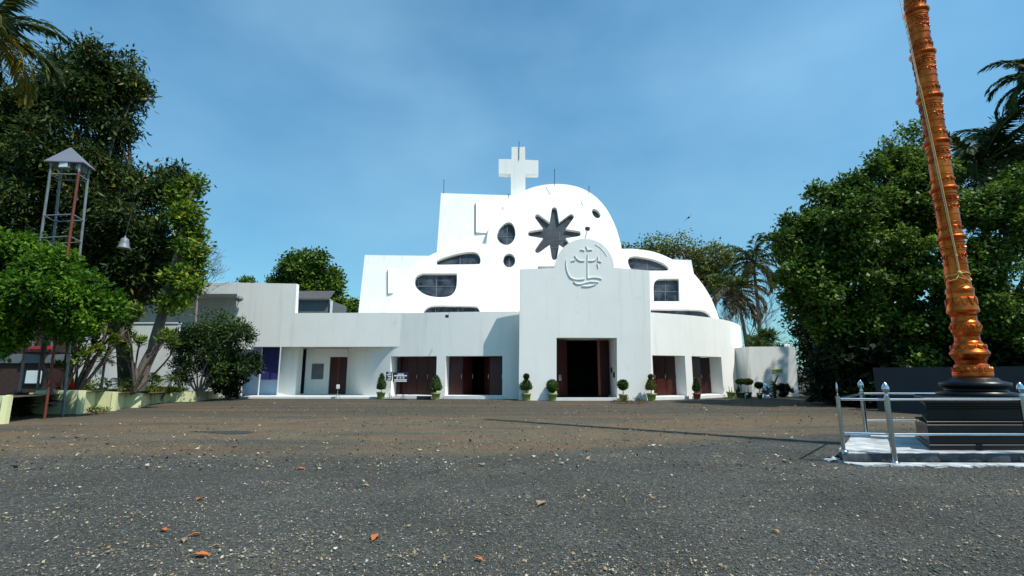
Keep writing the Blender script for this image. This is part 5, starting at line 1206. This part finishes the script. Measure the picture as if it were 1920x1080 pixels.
def frangipani(label, px, py, Y, stems, n, seed, flowers=0, leaf='frang', ln=0.34, wd=0.055):
    b = Vector((at(px, py, Y).x, Y, 0)); b.z = max(0.0, min(at(px, py, Y).z, 0.7)); t = thing('frangipani', label, 'shrub', b, 'frangipani shrubs in the planters'); rng = np.random.default_rng(seed); random.seed(seed)
    mb = MB(); tips = []
    for (x, y) in stems:
        e = at(x, y, Y + random.uniform(-0.5, 0.5)); p = limb(mb, b, e, 0.06, 0.02, 0.15); tips.append(e)
        for k in range(2):
            e2 = e + Vector((random.uniform(-0.4, 0.4), random.uniform(-0.4, 0.4), random.uniform(0.05, 0.4))); limb(mb, p[4], e2, 0.03, 0.014, 0.1, 4, 5); tips.append(e2)
    mb.build('stems', M['bark'], t); outs = []
    for e in tips:
        k = n; az = rng.uniform(0, 6.28, k); el = rng.uniform(-0.3, 1.2, k); d = np.stack([np.cos(az) * np.cos(el), np.sin(az) * np.cos(el), np.sin(el)], 1)
        s = unit(np.cross(d, np.array([0, 0, 1.0]) + rng.normal(size=(k, 3)) * 0.2)); outs.append(leaves(np.array(e) + rng.normal(size=(k, 3)) * 0.06, d, s, ln * rng.uniform(0.6, 1.1, k), np.full(k, wd)))
    quads_mesh('foliage', np.concatenate(outs), M[leaf], t)
    for k in range(flowers):
        e = np.array(at(192, 602, Y - 0.7)); m_ = 60; d = unit(rng.normal(size=(m_, 3)) + np.array([0, -0.5, 0.2])); quads_mesh('flower', leaves(e + rng.normal(size=(m_, 3)) * 0.10, d, unit(np.cross(d, rng.normal(size=(m_, 3)))), np.full(m_, 0.10), np.full(m_, 0.03)), M['flower'], t)
    return t
frangipani('frangipani with a pink flower cluster above the zigzag planter', 140, 742, 20.5, [(150, 640), (185, 625), (205, 590), (230, 610), (170, 600), (215, 640), (190, 660), (220, 585), (240, 590), (145, 610)], 46, 10, 1)
frangipani('pale stemmed frangipani beside the leaning trunk', 250, 738, 22.8, [(225, 650), (245, 630), (262, 645), (300, 640), (318, 630), (240, 665), (330, 645)], 36, 12)
frangipani('small frangipani at the left end of zigzag planter', 118, 745, 20.0, [(125, 690), (140, 680), (160, 670), (150, 640)], 24, 13)
# feathery grey-stemmed shrub and dark shrub
b = Vector((at(372, 742, 28.2).x, 28.2, 0.3)); t = thing('branching_shrub', 'wide shrub with pale branching stems in the short planter', 'shrub', b); random.seed(15); rng = np.random.default_rng(15); mb = MB()
for (x, y) in ((335, 640), (350, 615), (372, 620), (395, 612), (420, 625), (440, 640), (345, 665), (430, 660), (385, 650), (455, 615)): limb(mb, b, at(x, y, 28.2 + random.uniform(-0.6, 0.6)), 0.05, 0.012, 0.12)
mb.build('stems', M['twig'], t)
quads_mesh('foliage', crown_leaves([pblob(350, 640, 28.2, 34, 32, 0.9), pblob(395, 622, 28.2, 46, 28, 1.0), pblob(438, 625, 28.2, 34, 26, 0.9), pblob(385, 660, 28.4, 60, 34, 1.0), pblob(425, 672, 28.4, 36, 36, 0.9), pblob(345, 690, 28.5, 24, 26, 0.7)], 15000, 0.19, 0.04, rng, droop=0.1, spread=0.14, clump=10, shell=0.45), M['bush'], t)
q = at(432, 690, 29.8); small_bush('dark_shrub', 'dense dark rounded shrub at the end of canopy wing', (q.x, 29.8, 1.35), (1.30, 1.0, 1.45), 12000, 'darkleaf', 0.17, 0.055, 16, cat='shrub')
# small palms and planter plants
def fan_palm(label, px, py, Y, top, n, L, seed):
    b = at(px, py, Y); b.z = max(b.z, 0.0); t = thing('small_palm', label, 'palm', b, 'small palms in the planters'); tp = at(top[0], top[1], Y); mb = MB(); mb.tube([b, b.lerp(tp, 0.5), tp], [0.06, 0.05, 0.045], 7); mb.build('trunk', M['palm_bark'], t); rng = np.random.default_rng(seed)
    for k in range(n): frond(t, tp, 2.4 * k, R(75) - R(90) * k / n, L * rng.uniform(0.8, 1.1), 'bush', rng, droop=0.9, nl=14, ll=0.28, width=0.02)
fan_palm('small palm with leaning stem at the short planter', 300, 752, 26.6, (322, 714), 13, 0.75, 31)
fan_palm('small feathery palm left of leaning trunk in the zigzag planter', 226, 737, 22.4, (228, 722), 12, 0.6, 32)
fan_palm('stubby palm with shaggy brown trunk in the zigzag planter', 188, 742, 21.6, (196, 680), 11, 0.8, 33)
q = at(283, 722, 25.5); small_bush('leafy_plant', 'leafy green plant right of the leaning trunk', (q.x, 25.5, 0.95), (0.42, 0.4, 0.5), 900, 'frang', 0.16, 0.03, 35, 'low plants in the planters', 'plant')
q = at(165, 722, 22.8); small_bush('leafy_plant', 'spreading green plant behind the zigzag planter near tower', (q.x, 22.8, 0.95), (0.7, 0.4, 0.4), 1200, 'frang', 0.17, 0.03, 36, 'low plants in the planters', 'plant')
q = at(35, 765, 18.0); small_bush('leafy_plant', 'dark leafy plant at the foot of the lattice tower', (q.x, 18.0, 0.40), (0.34, 0.34, 0.38), 1300, 'darkleaf', 0.24, 0.04, 37, 'low plants in the planters', 'plant')
q = at(122, 724, 20.0); small_bush('poinsettia', 'red leaved plant beside the tower leg', (q.x, 20.0, 1.05), (0.22, 0.2, 0.24), 260, 'red_leaf', 0.13, 0.035, 38, cat='plant')
q = at(193, 768, 20.0); small_bush('weed_tuft', 'small green weeds at the foot of the zigzag planter', (q.x, 19.7, 0.10), (0.42, 0.14, 0.13), 420, 'grass', 0.13, 0.015, 39, cat='weeds')
# bare tree by the house
random.seed(41); b = Vector((at(372, 735, 35.0).x, 35.0, 0)); t = thing('bare_tree', 'leafless twiggy tree beside the cream house roof', 'tree', b); mb = MB(); p = limb(mb, b, at(370, 560, 35), 0.13, 0.07, 0.05)
for k in range(8): twigs(mb, at(372, 545 - 6 * k, 35), Vector((random.uniform(0.2, 1.1), random.uniform(-0.5, 0.5), random.uniform(0.2, 0.9))), 0.75, 0.028, 4, 0.35)
mb.tube([at(370, 560, 35), at(374, 490, 35)], [0.07, 0.03], 6); mb.build('branches', M['twig'], t)
# coconut palm, top left
palm('coconut_palm', 'coconut palm with yellowing fronds at the upper left edge', gnd(-150, 770) if False else Vector((at(-95, 700, 18).x, 18, 0)), at(-30, 60, 18), 0.17, 26, 3.2, 51, yellow=9, ll=0.85, width=0.05, nl=42)
# ================================================================== TREES BEHIND
tree('round_tree', 'round dark tree behind the canopy end box', 'tree', Vector((at(570, 590, 62).x, 62, 0)), [at(570, 570, 62)], 0.4, [pblob(572, 520, 62, 48, 42, 3), pblob(532, 545, 62, 32, 28, 2), pblob(600, 545, 62, 28, 34, 2), pblob(560, 500, 62, 26, 20, 1.6)], 22000, 0.42, 0.15, 'broad', limbs=6, seed=61, spread=0.35, lump=0.15, group='trees behind the church')
tree('round_tree', 'small low dark tree left of the white side block', 'tree', Vector((at(652, 600, 60).x, 60, 0)), [at(652, 590, 60)], 0.25, [pblob(652, 580, 60, 22, 15, 1.4), pblob(640, 585, 60, 14, 12, 1)], 4000, 0.4, 0.14, 'broad', limbs=2, seed=62, spread=0.3, group='trees behind the church')
tree('round_tree', 'tuft of tree top showing just above the end box', 'tree', Vector((at(462, 590, 60).x, 60, 0)), [at(462, 560, 60)], 0.25, [pblob(461, 536, 60, 12, 9, 1)], 700, 0.45, 0.12, 'broad', limbs=2, seed=63, spread=0.3, group='trees behind the church')
tree('rain_tree', 'wide olive rain tree with thin crown behind the church', 'tree', Vector((at(1290, 640, 58).x, 58, 0)), [at(1290, 600, 58), at(1285, 540, 58)], 0.5,
     [pblob(1215, 470, 58, 52, 7, 3), pblob(1278, 466, 58, 36, 18, 3), pblob(1310, 500, 58, 40, 26, 3), pblob(1350, 480, 58, 34, 18, 2.5), pblob(1335, 520, 58, 38, 36, 2.5), pblob(1370, 540, 58, 26, 40, 2)], 8200, 0.36, 0.12, 'rain', bark='twig', limbs=34, seed=64, spread=0.4, lump=0.35, shell=0.35, group='trees behind the church')
palm('coconut_palm', 'coconut palm with spiky top fronds behind the annex', Vector((at(1418, 640, 47).x, 47, 0)), at(1412, 492, 47), 0.2, 24, 4.0, 65, dry=6, ll=1.05, width=0.07, group='coconut palms behind the church')
palm('coconut_palm', 'lower coconut palm with drooping dry fronds behind curved wall', Vector((at(1400, 640, 45).x, 45, 0)), at(1380, 548, 45), 0.2, 22, 3.6, 66, dry=12, ll=1.0, width=0.07, group='coconut palms behind the church')
random.seed(67); b = Vector((at(1432, 660, 44).x, 44, 0)); t = thing('bare_tree', 'leafless pinkish twiggy tree right of the palms', 'tree', b); mb = MB(); limb(mb, b, at(1428, 590, 44), 0.12, 0.08, 0.05)
for k in range(12): twigs(mb, at(1428 + random.uniform(-4, 4), 655 - 7 * k, 44), Vector((random.uniform(-0.5, 1.2), random.uniform(-0.5, 0.5), random.uniform(0.0, 0.9))), 1.0, 0.035, 4, 0.38)
mb.build('branches', M['twig'], t)
random.seed(68); b = Vector((at(1395, 660, 44).x, 44.5, 0)); t = thing('bare_tree', 'leafless tree with upright stems against the lower palm', 'tree', b); mb = MB()
for k in range(6): twigs(mb, Vector((b.x + random.uniform(-0.5, 0.5), 44.5, 3.0)), Vector((random.uniform(-0.6, 0.5), 0, 1.2)), 1.6, 0.06, 4, 0.3)
mb.tube([b, b + Vector((0, 0, 3.2))], 0.12, 7); mb.build('branches', M['twig'], t)
q = at(1430, 640, 40); small_bush('palm_shrub', 'bushy green growth behind the annex roof', (q.x, 40, 3.6), (1.4, 1.0, 1.5), 2600, 'bush', 0.5, 0.05, 69, cat='shrub')
# ================================================================== TREES, RIGHT
GR = 'broadleaf trees on the right'
tree('broadleaf_tree', 'broadleaf tree overhanging the annex at the left end of right trees', 'tree', Vector((at(1560, 745, 25.4).x, 25.4, 0)), [at(1560, 660, 25.4), at(1560, 560, 25.4)], 0.4,
     [pblob(1500, 450, 24.4, 55, 42, 1.8), pblob(1555, 400, 24.4, 48, 48, 1.8), pblob(1530, 510, 23.9, 62, 52, 2), pblob(1600, 460, 23.4, 80, 70, 2.4), pblob(1570, 590, 23.9, 72, 60, 2), pblob(1600, 360, 24.4, 48, 40, 1.6), pblob(1500, 560, 24.9, 32, 40, 1.2)], 44000, 0.21, 0.072, 'broad', limbs=12, seed=71, spread=0.16, lump=0.4, sub=0.34, group=GR)
tree('broadleaf_tree', 'tallest broadleaf tree directly behind the copper mast', 'tree', Vector((at(1705, 745, 25.5).x, 25.5, 0)), [at(1700, 640, 25.5), at(1700, 500, 25.5)], 0.42,
     [pblob(1680, 330, 25, 55, 58, 1.8), pblob(1720, 390, 24, 80, 80, 2.4), pblob(1650, 430, 24.5, 70, 70, 2.2), pblob(1690, 520, 23.5, 90, 80, 2.4), pblob(1640, 600, 24, 70, 60, 2), pblob(1725, 315, 25.5, 36, 36, 1.3), pblob(1690, 640, 24, 90, 60, 2)], 56000, 0.20, 0.070, 'broad', limbs=12, seed=72, spread=0.15, lump=0.4, sub=0.34, group=GR)
tree('broadleaf_tree', 'broadleaf tree right of the copper mast at picture edge', 'tree', Vector((at(1870, 745, 23).x, 23, 0)), [at(1865, 640, 23), at(1860, 520, 23)], 0.38,
     [pblob(1850, 400, 22, 75, 58, 2), pblob(1920, 440, 22, 80, 80, 2.2), pblob(1850, 500, 21.5, 85, 70, 2.2), pblob(1900, 580, 21.5, 100, 70, 2.2), pblob(1820, 600, 22, 70, 60, 2), pblob(1940, 350, 23, 60, 60, 1.8)], 48000, 0.18, 0.062, 'broad', limbs=11, seed=73, spread=0.14, lump=0.4, sub=0.34, group=GR)
for k, (px, Y, rx, h, lab) in enumerate(((1600, 29.5, 1.4, 2.2, 'dark undergrowth bush right of the annex'), (1655, 26.5, 2.1, 2.4, 'dark undergrowth bush behind the railing corner'), (1592, 24.6, 1.2, 1.9, 'dark undergrowth bush at the foot of the tree next to the annex'), (1612, 24.0, 1.5, 2.2, 'dark undergrowth bush at the left end of the slate wall'), (1720, 24.5, 2.2, 2.6, 'dark undergrowth bush left of the mast base'), (1830, 23.5, 2.3, 2.8, 'dark undergrowth bush right of the mast base'), (1930, 22.0, 2.3, 3.0, 'dark undergrowth bush at the right picture edge'))):
    q = at(px, 690, Y); small_bush('undergrowth_bush', lab, (q.x, Y, h * 0.55), (rx, 1.5, h), 9000, 'darkleaf', 0.30, 0.10, 80 + k, 'dark undergrowth on the right')
tree('dark_conical_tree', 'low dark tree with palm-like tips beside the annex', 'tree', Vector((at(1540, 745, 38).x, 38, 0)), [at(1540, 680, 38)], 0.22, [pblob(1530, 640, 38, 44, 40, 1.5), pblob(1528, 690, 38, 32, 50, 1.4), pblob(1540, 600, 38, 32, 24, 1.2), pblob(1570, 700, 38, 50, 55, 1.4)], 15000, 0.30, 0.07, 'darkleaf', limbs=5, seed=86, spread=0.2)
palm('coconut_palm', 'upright coconut palm rising right behind the copper mast', Vector((at(1850, 745, 27).x, 27, 0)), at(1838, 318, 27), 0.2, 30, 4.7, 87, dr=0.4, ll=1.05, width=0.075, nl=44, group='coconut palms on the right')
palm('coconut_palm', 'coconut palm at the right picture edge under the highest fronds', Vector((at(1935, 745, 26).x, 26, 0)), at(1925, 310, 26), 0.2, 22, 3.8, 88, dr=0.55, ll=1.0, width=0.075, nl=40, group='coconut palms on the right')
palm('coconut_palm', 'highest coconut palm reaching in from the right edge', Vector((at(1990, 745, 24).x, 24, 0)), at(1950, 150, 24), 0.2, 22, 2.7, 89, ll=0.62, width=0.085, nl=38, group='coconut palms on the right')
palm('coconut_palm', 'small palm peeking out between annex and broadleaf trees', Vector((at(1530, 745, 40).x, 40, 0)), at(1518, 588, 40), 0.14, 12, 1.9, 90, ll=0.6, width=0.05, group='coconut palms on the right')
# sparse twigs over the tallest tree
random.seed(91); t = thing('climbing_tree', 'sparse twiggy tree top left of the copper mast', 'tree', Vector((at(1715, 745, 27).x, 27, 0))); mb = MB()
limb(mb, Vector((at(1715, 745, 27).x, 27, 0)), at(1712, 330, 27), 0.16, 0.05, 0.03)
for k in range(7): twigs(mb, at(1712, 340 - 8 * k, 27), Vector((random.uniform(-1.0, 0.4), 0.2, random.uniform(0.2, 0.9))), 0.75, 0.022, 3, 0.4)
mb.build('branches', M['twig'], t); rng = np.random.default_rng(92)
quads_mesh('crown', crown_leaves([pblob(1700, 270, 27, 52, 36, 1.2), pblob(1670, 300, 27, 36, 24, 1.0)], 1100, 0.22, 0.07, rng, spread=0.15, clump=6, shell=0.5), M['broad'], t)
# ================================================================== BIRD
p = at(1291, 408, 60); t = thing('bird', 'small dark bird flying right of the dome', 'bird', p); mb = MB(); mb.ball(p, (0.12, 0.35, 0.1), 8, 6); bd = mb.build('body', M['black_metal'], t)
for sgn in (-1, 1):
    mb = MB(); q = [p + Vector((0.08 * sgn, -0.14, 0.03)), p + Vector((0.35 * sgn, -0.16, 0.35 * (1 if sgn > 0 else -0.8))), p + Vector((0.55 * sgn, 0.12, 0.55 * (1 if sgn > 0 else -0.9))), p + Vector((0.3 * sgn, 0.16, 0.28 * (1 if sgn > 0 else -0.7))), p + Vector((0.08 * sgn, 0.14, 0.03))]
    mb.add(q + [v + Vector((0, 0, 0.02)) for v in q], [(0, 1, 2, 3, 4), (9, 8, 7, 6, 5)] + [(i, (i + 1) % 5, 5 + (i + 1) % 5, 5 + i) for i in range(5)]); mb.build('wing', M['black_metal'], t)
